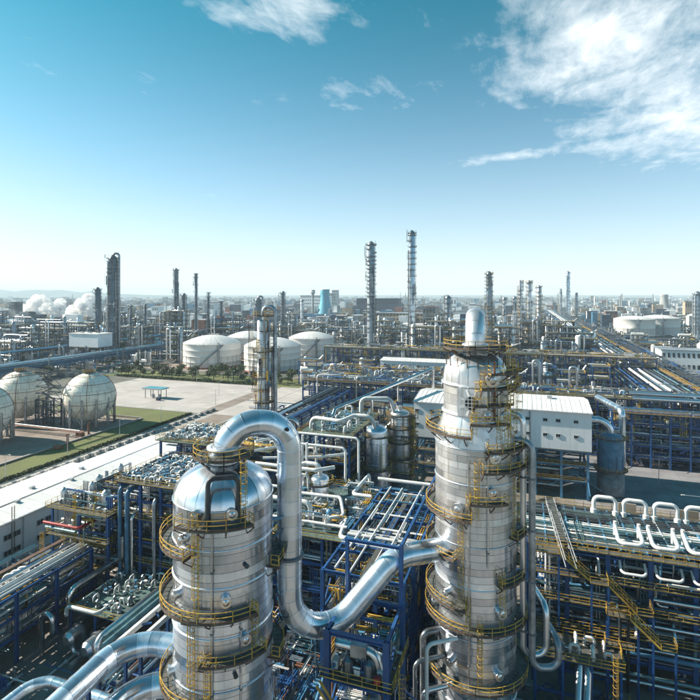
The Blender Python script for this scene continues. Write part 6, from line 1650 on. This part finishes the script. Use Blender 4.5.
lo.pipe('light_blue_steel', [(-27.8, 59, 8.5), (-26.5, 58, 8.5), (-24.5, 62, 17)], 0.25, 0.8)
lo.seg('post', 'cyl', 'rust_pipe', (-23.8, 63, 0), (-23.8, 63, 22), 0.5)
lm = Thing('ground_pipework', 'maze of low pipes and valves on paving at the far lower left', 'pipes', (-92, 60, 0))
for k in range(30):
    x = rnd.uniform(-112, -87); y = rnd.uniform(48, 92); z = rnd.uniform(0.6, 3)
    lm.pipe(rnd.choice(('silver', 'grey_pipe', 'white_pipe')), [(x, y, 0.2), (x, y, z), (x, y + rnd.uniform(4, 14), z), (x + rnd.uniform(-3, 3), y + 15, z)], rnd.uniform(0.15, 0.4), 0.7, 9)
dense(lo, -60, -8, 44, 92, 0.2, 7, 2200, (0.35, 0.4, 0.25), (0.06, 0.24), (1, 7), ('silver', 'grey_pipe', 'white_pipe', 'teal_pipe', 'blue_steel', 'light_blue_steel', 'rust_pipe'))
dense(lm, -84, -58, 48, 72, 0.2, 3, 90, (0.3, 0.45, 0.25), (0.06, 0.22), (1, 6), ('silver', 'grey_pipe', 'white_pipe', 'teal_pipe', 'blue_steel'))
dense(lm, -112, -93, 48, 92, 0.2, 6, 700, (0.25, 0.5, 0.25), (0.06, 0.24), (1, 7), ('silver', 'grey_pipe', 'white_pipe', 'blue_steel', 'yellow'))
fittings(lm, -113, -103, 50, 100, 0.1, 4, 16, 1.5, (0, 1, 2, 3), 0.3)

for g, ph in (('process units before the far right tanks', '%s from left of the low units before the wide far right tanks'), ('process units behind the pipe bridge', '%s from left of the hazy process units behind the long pipe bridge'), ('faint process units at far left', '%s from left of the faint process units on the far left'), ('process units behind the white tanks', '%s from left of the hazy process units behind the white tanks'), ('process units behind the far cross rack', '%s from left of the process units behind the far cross rack'), ('process units around the slim columns', '%s from left of the process units around the slim columns'), ('process units right of the corridor', '%s from left of the low process units right of silver corridor'), ('process units between the cross racks', '%s from left of the blue units between the two cross racks'), ('process units before the broad cross rack', '%s from left of the blue units before the broad cross rack'), ('front tree row', '%s tree from left in the front row behind the pale car park'), ('middle tree row', '%s tree from left in the middle row behind the pale car park'), ('back tree row', '%s tree from left in the back row before the white tanks'), ('trees below the pipe bridge', '%s tree from left of those below the long pipe bridge'), ('street lamps along the sphere road', '%s from left of the slim street lamps by the sphere road'), ('barrier blocks along the road', '%s barrier block from left in the row along the road'), ('pump skids on the paving', '%s pump skid from left on the shaded paving between the structures'), ('chimneys of the far town', '%s thin chimney from left in the far hazy town')):
    number_group(g, ph)
# ------------------------------------------------------------------ haze: one closed box of even, thin, pale air
b = MB([]); b.box((0, 5500, 100), (40000, 14000, 202)); b.v = [(x, y, z) for x, y, z in b.v]
hm = bpy.data.materials.new('haze'); hm.use_nodes = True; t = hm.node_tree; t.nodes.clear()
vol = N('ShaderNodeVolumePrincipled', t); vol.inputs['Color'].default_value = (0.72, 0.89, 1.0, 1); vol.inputs['Density'].default_value = 0.00009; vol.inputs['Anisotropy'].default_value = 0.0
out = N('ShaderNodeOutputMaterial', t); L(vol.outputs[0], out.inputs['Volume'], t)
MATS['haze'] = hm; b.mats = ['haze']
ho = solo('haze', b, 'thin pale blue haze over the whole plant', 'haze', kind='stuff')
